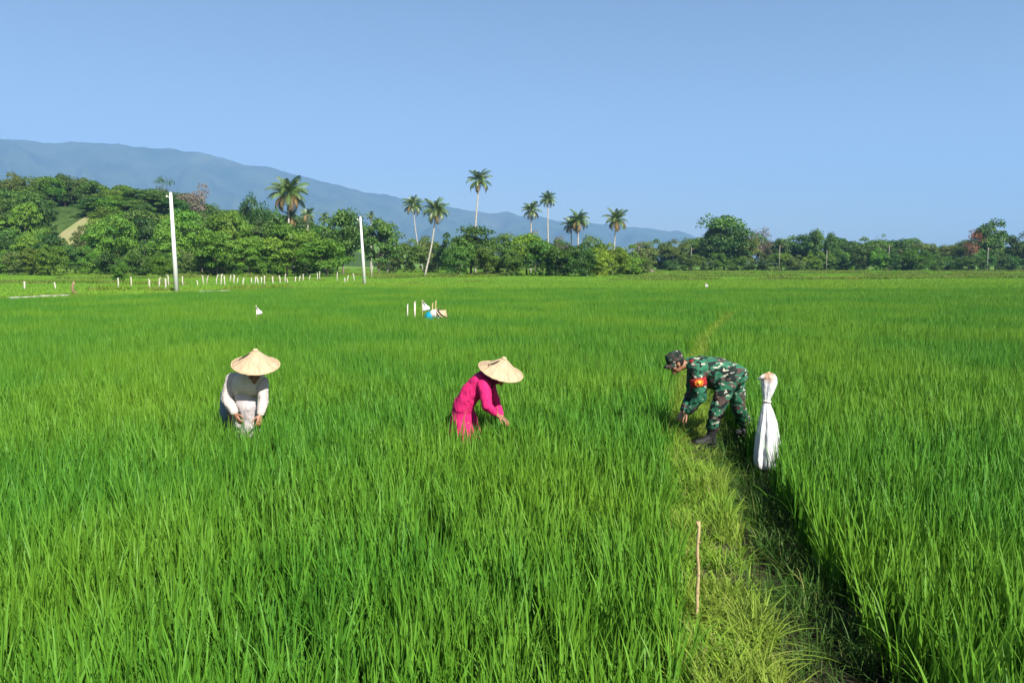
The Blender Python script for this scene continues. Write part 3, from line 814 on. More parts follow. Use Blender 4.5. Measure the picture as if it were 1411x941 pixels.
palm(447, 300, 447, 162, 20, 'small dark palm left of the large dark rounded tree', 14, 1)
palm(511, 298, 511, 165, 18, 'tiny palm top behind the large spreading tree', 12, 1)
palm(569, 283, 583, 0, 34, 'slender pale trunked palm leaning left, left one of the crossing pair', 22, 3, 375, .15, -.3)
palm(601, 290, 585, 0, 42, 'slender pale trunked palm leaning right, right one of the crossing pair', 24, 3, 381, .15, .25)
palm(661, 249, 655, 150, 40, 'tallest coconut palm standing alone above the dark round tree', 22, 2, None, .2, -.4)
palm(732, 290, 731, 152, 31, 'pale leaved palm left of the thinnest tall palm', 22, 3, None, .17)
palm(755, 275, 758, 152, 27, 'thinnest tall palm with a small tidy crown', 22, 1, None, .17, -.2)
palm(797, 304, 796, 148, 36, 'full crowned palm with orange brown fruit, behind the dry bush', 24, 4, None, .17)
palm(787, 310, 788, 151, 30, 'lower drooping palm overlapping the full crowned palm', 18, 3, None, .15)
palm(849, 303, 844, 150, 38, 'dark full crowned palm above the yellow green bushes', 26, 5, None, .17)
palm(534, 345, 534, 150, 22, 'stubby palm in the shade right of the large spreading tree', 10, 2)

# ------------------------------------------------------------------ poles, stakes and small things of the far field
def pole(top, bot, r0, r1, label, mat=M_pole, name='utility_pole', arm=True):
    b = G(bot[0], bot[1], 0); t = P(top[0], top[1], b.y); t.x = t.x
    o = empty(name, b); tag(o, label, 'pole')
    rel = t-b; mb = MB(); mb.tube([Vector((0, 0, -.3)), rel*.5, rel], [r0, (r0+r1)/2, r1], 12)
    link('shaft', mb.mesh('shaft', mat), o)
    if arm:
        mb = MB(); mb.tube([rel+Vector((0, 0, -.35)), rel+Vector((-.28, 0, -.28))], .03, 6); mb.ell(rel+Vector((-.3, 0, -.26)), (.06, .06, .09))
        link('insulator_bracket', mb.mesh('insulator_bracket', mat), o)
    mb = MB(); mb.tube([rel+Vector((0, 0, -.03)), rel+Vector((0, 0, .06))], [r1*1.15, r1*.7], 12); link('cap', mb.mesh('cap', mat), o)
pole((235, 266), (243.5, 402.5), .19, .11, 'tall white concrete pole standing at the left field edge')
pole((496.5, 299), (502.5, 392), .19, .10, 'shorter white concrete pole standing before the dark trees')
for i, (px, ty, by, lab) in enumerate([(952, 341, 371.5, 'thin grey pole left of the domed dark tree'), (1073.5, 338, 371, 'thin grey pole right of the grey half dead tree'),
        (1138.5, 345, 370, 'thin pale pole at the slim leaning tree'), (1224, 338, 369.5, 'thin pale pole inside the even distant tree line'), (1360, 341, 371, 'thin grey pole below the tall domed tree')]):
    Y = 205; b = P(px, by, Y); o = empty('thin_pole', (b.x, Y, 0)); tag(o, lab, 'pole')
    h = P(px, ty, Y).z; mb = MB(); mb.tube([(0, 0, -.2), (0, 0, h*.5), (0, 0, h)], [.10, .09, .07], 8); link('shaft', mb.mesh('shaft', M_greypole), o)
    mb = MB(); mb.box((.35, 0, h-.4), (.5, .06, .05)); link('crossarm', mb.mesh('crossarm', M_wood), o)
stakes = [(33, 388, 399), (76.5, 389, 399), (163, 383, 397), (181, 382, 395.5), (207, 385, 397), (218, 383, 397), (227, 384, 401), (233, 379, 394.5), (253, 381, 394), (273, 387, 394.5),
          (281, 380, 392), (285, 380, 391.5), (298, 379, 392.5), (304, 378, 394), (310.5, 380, 394), (316, 379, 388.5), (322, 379, 391.5), (334, 383, 393.5), (351, 381, 392), (355.5, 382, 392),
          (360, 382, 391.5), (365, 380, 393.5), (377, 381, 392), (386, 380, 390.5), (393, 378, 389.5), (396.5, 384, 390.5), (406, 381, 389.5), (412, 380, 388), (417, 378, 387.5), (426, 379, 386.5),
          (437, 376, 387.5), (441, 374, 386), (465, 375, 388), (474.5, 383, 389.5), (488, 377, 387.5), (512, 366, 383), (479, 380, 388), (347, 383, 391), (326, 383, 391), (243.5, 385, 395)]
for i, (px, ty, by) in enumerate(stakes):
    b = G(px, by, 0); t = P(px+random.uniform(-2.2, 2.2), ty, b.y); rel = t-b
    mb = MB(); k = Vector((random.uniform(-.06, .06), 0, 0)); s = random.uniform(.05, .078)
    tip = rel + Vector((random.choice([0, 0, 0, 0, 0, 0, -.12, .1]), 0, 0))
    mb.tube([Vector((0, 0, -.25)), rel*.5+k, rel*.9, tip], [s*1.05, s, s*.95, s*.8], 8)
    o = link('fence_stake', mb.mesh('fence_stake', M_post), None, b)
    tag(o, 'whitewashed wooden stake of the fence below the hill', 'fence stake', 'white fence stakes below the hill')
def stump():
    b = G(101, 405, 0); rel = P(102, 388, b.y)-b; mb = MB()
    mb.tube([Vector((.1, 0, -.2)), rel*.5+Vector((-.1, 0, 0)), rel], [.11, .1, .07], 8); mb.tube([rel*.25, rel*.2+Vector((.45, 0, -.25))], [.05, .03], 6)
    o = link('broken_stake', mb.mesh('broken_stake', M_wood), None, b); tag(o, 'brown crooked broken stake at the end of the concrete kerb', 'stake')
stump()
def kerb(p0, p1, label, w=.3, h=.08):
    a, b = G(*p0, .22), G(*p1, .22); d = (b-a); n = 6
    M = Matrix.Rotation(math.atan2(d.y, d.x), 3, 'Z')
    o = empty('canal_kerb', (a+b)/2); tag(o, label, 'kerb')
    for i in range(n):
        c = (a-b)/2 + d*((i+.5)/n); mb = MB(); mb.box(c, (d.length/n/2-.015, w/2, h+random.uniform(-.02, .02)), M)
        link('kerb_block', mb.mesh('kerb_block', M_cement, smooth_sh=False), o)
kerb((14, 411), (95, 407.5), 'pale concrete kerb along the left edge of the paddies')
kerb((274, 402), (318, 401), 'short pale concrete kerb right of the tall white pole', .3, .05)
def heap():
    b = G(893, 376, 0); mb = MB(); rr = random.Random(3)
    n, mm = 20, 9; V = []
    for j in range(mm):
        t = j/(mm-1); rad = 1.15*(1-t**2.2)**.5
        for k in range(n):
            a = 2*math.pi*k/n; q = 1+.16*rr.uniform(-1, 1)
            V.append((math.cos(a)*rad*q*1.15, math.sin(a)*rad*q, -.1+1.45*t+.1*rr.uniform(-1, 1)*(j > 0)))
    Q = [[j*n+k, j*n+(k+1) % n, (j+1)*n+(k+1) % n, (j+1)*n+k] for j in range(mm-1) for k in range(n)]
    o = link('straw_heap', mesh_np('straw_heap', V, np.array(Q), M_straw, None, True), None, b); tag(o, 'grey brown straw heap beside the yellow green bushes', 'straw heap')
heap()
def flag(px, top, bot, wpx, Y, label, lean=0, name='marker_flag'):
    """white pennant of plastic tied to a stick"""
    t = P(px, top, Y); b = P(px+lean, bot, Y); base = Vector((b.x, Y, -.3))
    o = empty(name, base); tag(o, label, 'flag')
    mb = MB(); mb.tube([Vector((0, 0, -.1)), t-base+Vector((0, 0, .03))], [.014, .009], 6); link('stick', mb.mesh('stick', M_bamboo), o)
    h = t.z-b.z; wd = wpx/F*Y; V = []; n = 7
    for i in range(n+1):
        u = i/n
        for j in range(n+1):
            v = j/n        # v 0 top .. 1 bottom
            V.append((u*wd*(.08+.92*min(v*1.45, 1.0)-.15*max(0, v-.75)), .05*math.sin(u*5+v*3)*u, (t.z-base.z)-v*h*(1-.16*u*(v > .5)) - .06*u*h))
    Q = [[i*(n+1)+j, (i+1)*(n+1)+j, (i+1)*(n+1)+j+1, i*(n+1)+j+1] for i in range(n) for j in range(n)]
    me = mesh_np('pennant', V, np.array(Q), M_white, None, True)
    f = link('pennant', me, o); sm = f.modifiers.new('thickness', 'SOLIDIFY'); sm.thickness = .006
flag(353, 421, 434.5, 8, 27, 'small white pennant flag alone in the rice behind the woman in grey')
flag(581.5, 414, 429, 10, 27.5, 'white pennant flag planted beside the distant stooping worker', .8)
flag(972, 389.5, 396, 4, 60, 'tiny white pennant far out in the paddies beyond the soldier')
for px, ty, by, w_, lab in [(561, 419.5, 432, .022, 'shorter pale stake standing left of the white pennant'), (571, 416.5, 430, .034, 'thicker pale stake just left of the white pennant'),
                         (595, 418, 434, .026, 'leaning bamboo stake behind the distant stooping worker'), (599.5, 414.5, 434, .022, 'tallest bamboo stake behind the distant stooping worker')]:
    Y = 27.8; b = P(px, by, Y); t = P(px+(1 if px > 580 else .6), ty, Y); base = Vector((b.x, Y, -.3))
    mb = MB(); mb.tube([Vector((0, 0, -.1)), (t-base)*.6, t-base], [w_*1.1, w_, w_*.9], 8); mb.ell(t-base+Vector((.01, 0, 0)), (w_*1.3, w_*1.2, w_*.8))
    o = link('field_stake', mb.mesh('field_stake', M_post if px < 580 else M_bamboo), None, base); tag(o, lab, 'stake')
# bamboo stick stuck in the bund
def stick():
    b = G(958.5, 858, .0); t = P(964, 718, b.y+.05); rel = t-b; o = empty('bamboo_stick', b); tag(o, 'dry split bamboo stick planted upright in the grassy bund', 'stick')
    mb = MB(); n = 12; pts = [rel*(i/n) + Vector((.0035*math.sin(i*1.3)+.006*math.sin(i*.45), 0, 0)) for i in range(n+1)]; pts[0].z -= .12
    mb.tube(pts, [.0115+.001*(i % 4 == 0)-.002*i/n for i in range(n+1)], 9); link('cane', mb.mesh('cane', M_bamboo), o)
    mb = MB(); mb.tube([rel*.93, rel*1.0+Vector((-.022, -.01, .005))], [.009, .004], 6); link('split_tip', mb.mesh('split_tip', M_bamboo), o)
    mb = MB()
    for f in (.30, .47, .79): mb.tube([rel*f+Vector((.004, 0, 0)), rel*(f+.008)+Vector((.004, 0, 0))], 0.0128, 9)
    link('node_ring', mb.mesh('node_ring', M_wood), o)
stick()

# ------------------------------------------------------------------ sack on a stake
def sack():
    Y = 8.75; base = Vector((P(1058, 630, Y).x, Y, -.36)); o = empty('white_sack', base)
    tag(o, 'white plastic sack tied at the neck to a stake beside the ditch', 'sack')
    prof = [(513.2, 1060, .5), (513.8, 1060, 4.5), (515.5, 1060, 8), (519, 1060, 10.6), (525, 1060, 11.6), (532, 1059.5, 10.3), (540, 1058.5, 8), (548, 1057, 5.5), (553, 1056.5, 4.2), (557, 1056.5, 5.2), (563, 1057, 7.5), (575, 1058, 10.5), (590, 1058, 13.5), (605, 1058, 15), (620, 1057, 15.8), (636, 1056, 15.6), (644, 1056, 14), (647, 1056, 8)]
    n = 56; V = []; s = (Y*cp+.2)/F
    for (py, px, hw) in prof:
        c = P(px, py, Y)-base
        fold = .05 + .17*min(abs(py-553)/60, 1) if py > 553 else .07
        if py < 520: fold = .03
        for k in range(n):
            a = 2*math.pi*k/n
            q = 1 + fold*(math.sin(a*7+.6+py*.01)*.55+math.sin(a*12+2.1+py*.016)*.35+math.sin(a*4+1)*.35)
            rr = hw*s*q
            V.append((c.x+math.cos(a)*rr, c.y+math.sin(a)*rr*.72, c.z))
    m = len(prof)
    Q = [[j*n+k, (j+1)*n+k, (j+1)*n+(k+1) % n, j*n+(k+1) % n] for j in range(m-1) for k in range(n)]
    me = mesh_np('sack_body', V, np.array(Q), None, None, True)
    mat, nn, l, b = new_mat('sack_plastic'); tc = nn.new('ShaderNodeTexCoord')
    f = noise_tex(nn, l, 9, 5, tc.outputs['Object']); c = mixc(nn, l, mapr(nn, l, f, .45, .75, 0, .5), (.55, .55, .57), (.42, .42, .43))
    vd = nn.new('ShaderNodeVectorMath'); vd.operation = 'DISTANCE'; l.new(tc.outputs['Object'], vd.inputs[0]); sc_ = P(1057.5, 517, Y)-base; vd.inputs[1].default_value = (sc_.x, sc_.y-.05, sc_.z+.02)
    ad = nn.new('ShaderNodeMath'); ad.operation = 'MULTIPLY_ADD'; l.new(noise_tex(nn, l, 24, 4, tc.outputs['Object']), ad.inputs[0]); ad.inputs[1].default_value = .07; l.new(vd.outputs['Value'], ad.inputs[2])
    c = mixc(nn, l, mapr(nn, l, ad.outputs[0], .09, .16, .95, 0), c, (.30, .17, .10))
    l.new(c, b.inputs['Base Color']); b.inputs['Roughness'].default_value = .45
    mp = nn.new('ShaderNodeMapping'); mp.inputs['Scale'].default_value = (1, 1, .12); l.new(tc.outputs['Object'], mp.inputs[0])
    bp = nn.new('ShaderNodeBump'); bp.inputs['Strength'].default_value = .5; bp.inputs['Distance'].default_value = .02
    l.new(noise_tex(nn, l, 45, 4, mp.outputs[0]), bp.inputs['Height']); l.new(bp.outputs[0], b.inputs['Normal'])
    me.materials.append(mat)
    ob = link('sack_body', me, o); sb = ob.modifiers.new('s', 'SUBSURF'); sb.levels = 2; sb.render_levels = 2; tx = bpy.data.textures.new('crumple', 'CLOUDS'); tx.noise_scale = .07; tx.noise_depth = 3; dm = ob.modifiers.new('d', 'DISPLACE'); dm.texture = tx; dm.strength = .014; dm.mid_level = .5
    mb = MB(); c = P(1056.5, 553, Y)-base
    mb.tube([c+Vector((math.cos(a)*.045, math.sin(a)*.034, .006*math.sin(a*2))) for a in [i*math.pi/8 for i in range(17)]], .009, 6); link('neck_tie', mb.mesh('neck_tie', M_post), o)
    mb = MB(); t = P(1059, 513.5, Y)-base; mb.tube([Vector((0, 0, -.2)), t*.6, t+Vector((0, 0, -.01)), t+Vector((.01, 0, .012))], [.024, .022, .021, .012], 8); link('stake', mb.mesh('stake', M_bamboo), o)
    mb = MB(); a = P(1055, 518, Y-.05)-base; e = P(1044.5, 522.5, Y-.06)-base; mb.tube([a, a.lerp(e, .5)+Vector((0, -.02, .012)), e], [.034, .026, .009], 8, True, .5); link('loose_corner', mb.mesh('loose_corner', mat), o)
sack()

# ------------------------------------------------------------------ people
def cloth(name, c, c2=None, stripes=None, var=.12, bump=.25, bscale=22, rough=.85):
    m, n, l, b = new_mat(name); tc = n.new('ShaderNodeTexCoord'); v = tc.outputs['Object']
    f = noise_tex(n, l, 7, 4, v); col = mixc(n, l, mapr(n, l, f, .35, .7), c, tuple(x*(1-var*1.5) for x in c))
    if stripes:
        wv = n.new('ShaderNodeTexWave'); wv.wave_type = 'BANDS'; wv.bands_direction = 'Z'; wv.inputs['Scale'].default_value = stripes[0]
        wv.inputs['Distortion'].default_value = 2.5; wv.inputs['Detail Scale'].default_value = 1.0; l.new(v, wv.inputs[0])
        col = mixc(n, l, mapr(n, l, wv.outputs['Fac'], .55, .7, 0, stripes[2]), col, stripes[1])
    l.new(col, b.inputs['Base Color']); b.inputs['Roughness'].default_value = rough; b.inputs['Specular IOR Level'].default_value = .15
    bp = n.new('ShaderNodeBump'); bp.inputs['Strength'].default_value = bump; bp.inputs['Distance'].default_value = .03
    mp = n.new('ShaderNodeMapping'); mp.inputs['Scale'].default_value = (1, 1, .28); mp.inputs['Rotation'].default_value = (.3, .55, .2); l.new(v, mp.inputs[0]); bp.inputs['Strength'].default_value = bump*2.6
    l.new(noise_tex(n, l, bscale, 3, mp.outputs[0], dist=.8), bp.inputs['Height']); l.new(bp.outputs[0], b.inputs['Normal'])
    return m
def camo():
    m, n, l, b = new_mat('camouflage'); tc = n.new('ShaderNodeTexCoord'); v = tc.outputs['Object']
    def layer(off, sc, vec):
        mp = n.new('ShaderNodeMapping'); mp.inputs['Location'].default_value = off; mp.inputs['Scale'].default_value = vec; l.new(v, mp.inputs[0])
        return noise_tex(n, l, sc, 1.2, mp.outputs[0], .4, .6)
    col = mixc(n, l, mapr(n, l, layer((3, 1, 2), 8, (1, 1, 1.3)), .50, .515), (.016, .088, .050), (.025, .118, .066))
    col = mixc(n, l, mapr(n, l, layer((7, 4, 1), 7.5, (1, 1, 1.5)), .555, .565), col, (.060, .040, .036))
    col = mixc(n, l, mapr(n, l, layer((1, 9, 5), 9, (1, 1, 1.4)), .57, .58), col, (.008, .014, .012))
    col = mixc(n, l, mapr(n, l, layer((5, 2, 8), 12, (1, 1, 2.2)), .65, .665), col, (.33, .32, .255))
    l.new(col, b.inputs['Base Color']); b.inputs['Roughness'].default_value = .8; b.inputs['Specular IOR Level'].default_value = .15
    bp = n.new('ShaderNodeBump'); bp.inputs['Strength'].default_value = .3; bp.inputs['Distance'].default_value = .03
    l.new(noise_tex(n, l, 20, 3, v, dist=1.0), bp.inputs['Height']); l.new(bp.outputs[0], b.inputs['Normal'])
    return m
M_camo = camo()
def camo_cap():
    m = M_camo.copy(); m.name = 'camouflage_cap'
    ramps = [x for x in m.node_tree.nodes if x.bl_idname == 'ShaderNodeMix']
    ramps[0].inputs[6].default_value = (.022, .045, .030, 1); ramps[0].inputs[7].default_value = (.035, .030, .026, 1)
    return m
M_cap = camo_cap()
M_pink = cloth('pink_cloth', (.52, .016, .12)); M_maroon = cloth('maroon_scarf', (.20, .02, .09))
M_shirt = cloth('pale_striped_shirt', (.47, .42, .385), None, (9, (.30, .27, .25), .5)); M_grey = cloth('grey_striped_cloth', (.66, .60, .48), None, (16, (.42, .39, .31), .7))
M_skirt = cloth('pale_patterned_skirt', (.42, .38, .365), None, (7, (.35, .33, .36), .5)); M_blue = cloth('slate_trousers', (.15, .20, .26))
M_turq = cloth('turquoise_cloth', (.0, .22, .34)); M_whiteshirt = cloth('offwhite_shirt', (.52, .48, .42), None, (10, (.42, .36, .34), .4))
M_red = cloth('red_armband', (.27, .018, .022)); M_orange = cloth('orange_emblem', (.62, .15, .02)); M_yellow = cloth('yellow_emblem', (.75, .36, .05))
def hat_material():
    m, n, l, b = new_mat('woven_palm_hat'); tc = n.new('ShaderNodeTexCoord')
    sx = n.new('ShaderNodeSeparateXYZ'); l.new(tc.outputs['Object'], sx.inputs[0])
    at = n.new('ShaderNodeMath'); at.operation = 'ARCTAN2'; l.new(sx.outputs[1], at.inputs[0]); l.new(sx.outputs[0], at.inputs[1])
    cb = n.new('ShaderNodeCombineXYZ'); l.new(at.outputs[0], cb.inputs[0])
    zz = n.new('ShaderNodeMath'); zz.operation = 'MULTIPLY'; zz.inputs[1].default_value = 1.2; l.new(sx.outputs[2], zz.inputs[0]); l.new(zz.outputs[0], cb.inputs[2])
    f = noise_tex(n, l, 9, 4, cb.outputs[0], .6)
    c = mixc(n, l, mapr(n, l, f, .38, .68), (.40, .30, .19), (.27, .18, .10))
    f2 = noise_tex(n, l, 14, 3, tc.outputs['Object']); c = mixc(n, l, mapr(n, l, f2, .55, .8, 0, .5), c, (.45, .37, .26))
    l.new(c, b.inputs['Base Color']); b.inputs['Roughness'].default_value = .75
    bp = n.new('ShaderNodeBump'); bp.inputs['Strength'].default_value = .5; bp.inputs['Distance'].default_value = .01; l.new(f, bp.inputs['Height']); l.new(bp.outputs[0], b.inputs['Normal'])
    return m
M_hat = hat_material()
M_rim = plain('hat_rim', (.46, .34, .20), .8, .2, 20); M_dark = plain('dark_cord', (.03, .025, .02), .8, .2, 20)

def aim(up, fwd):
    """matrix with columns right, forward, up"""
    u = Vector(up).normalized(); f = Vector(fwd); f = (f-u*f.dot(u)).normalized(); r = f.cross(u)
    return Matrix((r, f, u)).transposed()
def conical_hat(parent, base, centre, up, fwd, rad, height, band=False, mark=True):
    M = aim(up, fwd); n = 72; prof = [(0, 1.0), (.05, .985), (.14, .90), (.30, .70), (.5, .46), (.72, .23), (.9, .06), (1.0, 0.0)]
    V = []
    for (r, z) in prof:
        for k in range(n):
            a = 2*math.pi*k/n; q = 1+.006*math.sin(a*24)+.012*math.sin(a*3+1)
            V.append((math.cos(a)*r*rad*q, math.sin(a)*r*rad*q, z*height+.002*math.sin(a*18)*r+.008*r*math.sin(a*2+.7)))
    m = len(prof)
    Q = [[j*n+k, (j+1)*n+k, (j+1)*n+(k+1) % n, j*n+(k+1) % n] for j in range(m-1) for k in range(n)]
    h = link('conical_hat', mesh_np('conical_hat', V, np.array(Q), M_hat, None, True), parent, Vector(centre)-Vector(base))
    h.rotation_euler = M.to_euler(); s = h.modifiers.new('t', 'SOLIDIFY'); s.thickness = .008
    mb = MB(); pts = []
    for k in range(n+1):
        a = 2*math.pi*k/n; q = 1+.006*math.sin(a*24)+.012*math.sin(a*3+1); pts.append(Vector((math.cos(a)*rad*q, math.sin(a)*rad*q, .002*math.sin(a*18)+.008*math.sin(a*2+.7))))
    mb.tube(pts, .0085, 6, False); link('rim', mb.mesh('rim', M_rim), h)
    mb = MB(); mb.ell((0, 0, height*.965), (rad*.12, rad*.12, rad*.07)); mb.tube([Vector((0, 0, height*.99)), Vector((0, 0, height*1.06))], [rad*.09, rad*.03], 10); link('knob', mb.mesh('knob', M_rim), h)
    if mark:
        mb = MB()
        def onh(a, r): return Vector((math.cos(a)*r*rad, math.sin(a)*r*rad, float(np.interp(r, [p[0] for p in prof], [p[1] for p in prof]))*height+.012))
        mb.tube([onh(mark-.30, .60), onh(mark-.2, .50), onh(mark-.02, .33), onh(mark+.1, .24)], [.004, .011, .009, .003], 6); mb.tube([onh(mark-.38, .62), onh(mark-.22, .68)], [.008, .004], 6)
        link('frayed_slit', mb.mesh('frayed_slit', M_dark), h)
    if band:
        mb = MB(); mb.tube([Vector((math.cos(a)*rad*.78, math.sin(a)*rad*.78, height*.19)) for a in [k*2*math.pi/40 for k in range(41)]], .035, 8, False); link('band', mb.mesh('band', M_dark), h)
    return h
def hand(mb, wrist, dirn, palmn, side, curl=.6, L=.17):
    """palm plus five separate curled fingers; dirn along the hand, palmn out of the palm, side towards the thumb"""
    d = Vector(dirn).normalized(); pn = Vector(palmn); pn = (pn-d*pn.dot(d)).normalized(); sd = d.cross(pn).normalized()*side
    w = Vector(wrist); pl = L*.5
    for k in (-1, -.33, .33, 1): mb.cap(w, w+d*pl+sd*.03*k, .022, .014)
    for k, f in zip((.034, .011, -.012, -.034), (.92, 1.0, .94, .76)):
        p = w+d*pl+sd*k; a = .25; fl = L*.5*f
        for q, r0 in ((.42, .0105), (.32, .0098), (.26, .0088)):
            e = p+(d*math.cos(a)+pn*math.sin(a)+sd*(k*1.5))*fl*q; mb.cap(p, e, r0, r0*.92); p = e; a += curl
    p = w+d*.025+sd*.026
    for q, ang in ((.038, .9), (.034, .5), (.026, .2)):
        e = p+(d*math.cos(ang)+sd*math.sin(ang)+pn*.35)*q; mb.cap(p, e, .0125, .011); p = e
def head(mb, c, M, s=1.0):
    """head with brow, nose, lips, chin and ears in frame M (right, forward, up)"""
    c = Vector(c)
    def q(r, f, u): return c + M @ Vector((r*s, f*s, u*s))
    mb.ell(q(0, -.012, .02), (.076*s, .095*s, .098*s), M); mb.ell(q(0, .012, -.045), (.060*s, .072*s, .075*s), M)
    mb.cap(q(0, .098, .022), q(0, .112, -.020), .012*s, .017*s); mb.cap(q(-.03, .080, .035), q(.03, .080, .035), .017*s, .017*s)
    mb.cap(q(-.022, .086, -.055), q(.022, .086, -.055), .011*s, .011*s); mb.cap(q(-.018, .084, -.068), q(.018, .084, -.068), .010*s, .010*s)
    mb.ell(q(0, .070, -.100), (.026*s, .022*s, .022*s), M)
    for sx in (-1, 1): mb.ell(q(sx*.080, -.006, -.005), (.010*s, .022*s, .034*s), M); mb.ell(q(sx*.045, .055, -.025), (.028*s, .03*s, .03*s), M)
def eyes(parent, base, c, M):
    for sx in (-1, 1):
        mb = MB(); mb.ell(Vector(c)+M @ Vector((sx*.032, .086, .010))-Vector(base), (.012, .009, .006), M, 8, 6); link('eye', mb.mesh('eye', M_hair), parent)
        mb = MB(); mb.cap(Vector(c)+M @ Vector((sx*.018, .096, .034))-Vector(base), Vector(c)+M @ Vector((sx*.048, .088, .034))-Vector(base), .005, .004); link('eyebrow', mb.mesh('eyebrow', M_hair), parent)

def soldier():
    base = G(990, 612, 0); base.z = 0
    b = base
    def p(x, y, Y): return P(x, y, Y)
    hipN, hipF = p(1006, 519, 9.36), p(1012, 517, 9.62)
    knN, knF = p(987, 567, 9.27), p(1017, 562, 9.70)
    anN, anF = p(980, 601, 9.32), p(1029, 597, 9.95)
    anN.z = .10; anF.z = .06
    chest, neck = p(968, 507, 9.48), p(948, 500, 9.48)
    shN, shF = p(958, 507, 9.29), p(957, 505, 9.68)
    elN, elF = p(966, 545, 9.24), p(953, 541, 9.72)
    wrN, wrF = p(947, 569, 9.30), p(941, 566, 9.62)
    hc = p(931.5, 501, 9.46); up = Vector((-.42, -.05, .9)); fw = Vector((-.85, -.12, -.5)); M = aim(up, fw)
    # body
    mb = MB()
    mb.chain([(hipN, .085), (knN, .055), (anN, .04)]); mb.chain([(hipF, .085), (knF, .055), (anF, .04)])
    pel = (hipN+hipF)/2; mb.chain([(pel, .13), (pel.lerp(chest, .5), .13), (chest, .14), (neck, .06), (hc+M @ Vector((0, -.03, -.06)), .052)])
    mb.chain([(pel, .09), (shN+Vector((.02, .05, 0)), .05)]); mb.chain([(pel, .09), (shF+Vector((.02, -.05, 0)), .05)])
    mb.chain([(shN, .05), (elN, .04), (wrN, .028)]); mb.chain([(shF, .05), (elF, .04), (wrF, .028)])
    for an, fx in ((anN, (-.17, -.05)), (anF, (-.12, -.10))): mb.cap(an, Vector((an.x+fx[0], an.y+fx[1], an.z-.055)).lerp(an, .35), .032, .02)
    hand(mb, wrN, (p(940, 579, 9.30)-wrN), (.5, -.1, -.8), 1); hand(mb, wrF, (p(936, 575, 9.58)-wrF), (.5, .1, -.8), -1)
    head(mb, hc, M)
    o = link('person', organic(mb, 'person', M_skin, b, .0075, 3), None, b)
    tag(o, 'soldier in camouflage fatigues and cap bending over the bund with one arm reaching down', 'person')
    eyes(o, b, hc, M)
    # trousers
    def sh(v, dx=0, dy=0, dz=0): return v+Vector((dx, dy, dz))
    mb = MB()
    mb.chain([(sh(pel, .02), .155), (hipN, .125), (hipN.lerp(knN, .55), .106), (knN, .086), (knN.lerp(anN, .6), .080), (sh(anN, 0, 0, .12), .074)])
    mb.chain([(sh(pel, .02), .155), (hipF, .13), (hipF.lerp(knF, .55), .115), (knF, .09), (knF.lerp(anF, .6), .082), (sh(anF, 0, 0, .12), .07)])
    mb.cap(sh(pel, .045, -.05, .01), sh(pel, .045, .05, .01), .135, .135)
    link('trousers', organic(mb, 'trousers', M_camo, b, .012, 5, .03, .07), o)
    # jacket
    mb = MB()
    for dy in (-.075, 0, .075):
        mb.chain([(sh(pel, .005, dy, .03), .132), (sh(p(990, 511, 9.48), 0, dy), .162), (sh(chest, 0, dy), .145), (sh(p(957, 503, 9.48), 0, dy*.9), .10)])
    mb.cap(sh(p(990, 521, 9.45), 0, -.05), sh(p(975, 518, 9.45), 0, .05), .16, .14)
    mb.chain([(neck.lerp(chest, .3), .09), (neck, .068)])
    mb.chain([(p(966, 508, 9.36), .11), (shN, .098), (shN.lerp(elN, .55), .092), (elN, .078), (elN.lerp(wrN, .5), .066), (wrN.lerp(elN, .10), .05)])
    mb.chain([(p(966, 506, 9.6), .11), (shF, .095), (shF.lerp(elF, .55), .085), (elF, .072), (elF.lerp(wrF, .5), .062), (wrF.lerp(elF, .10), .05)])
    jk = link('jacket', organic(mb, 'jacket', M_camo, b, .012, 5, .035, .07), o)
    mb = MB(); mb.tube([neck+M @ Vector((math.cos(a)*.075, math.sin(a)*.075-.02, -.0)) for a in [k*math.pi/8 for k in range(17)]], .018, 8); link('collar', mb.mesh('collar', M_camo, b), jk)
    # armband with a sun emblem on the sleeve facing the camera
    ax = (elN-shN).normalized(); c = shN.lerp(elN, .52)
    mb = MB(); mb.tube([c-ax*.052, c-ax*.025, c+ax*.025, c+ax*.052], [.0995, .1005, .0985, .0935], 24, False); ab = link('armband', mb.mesh('armband', M_red, b), o); sm = ab.modifiers.new('t', 'SOLIDIFY'); sm.thickness = .004; sm.offset = 1
    outw = Vector((-.12, -1, .08)); outw = (outw-ax*outw.dot(ax)).normalized(); Me = aim(outw, -ax)
    ec = c+outw*.109
    mb = MB(); n = 20
    V = [ec+outw*.010] + [ec+Me @ Vector((math.cos(k*2*math.pi/n), math.sin(k*2*math.pi/n), 0))*(.060 if k % 2 else .047) - outw*.014 for k in range(n)]
    mb.add(V, None, [[0, 1+k, 1+(k+1) % n] for k in range(n)]); e = link('emblem', mb.mesh('emblem', M_orange, b), ab)
    mb = MB(); mb.ell(ec+outw*.004, (.024, .024, .011), Me); link('emblem_disc', mb.mesh('emblem_disc', M_yellow, b), ab)
    mb = MB(); c2 = p(951, 497, 9.33); mb.box(c2+Vector((.0, -.055, .0)), (.03, .006, .014), aim((-.3, -.3, .9), (0, -1, .2))); link('shoulder_patch', mb.mesh('shoulder_patch', M_red, b), jk)
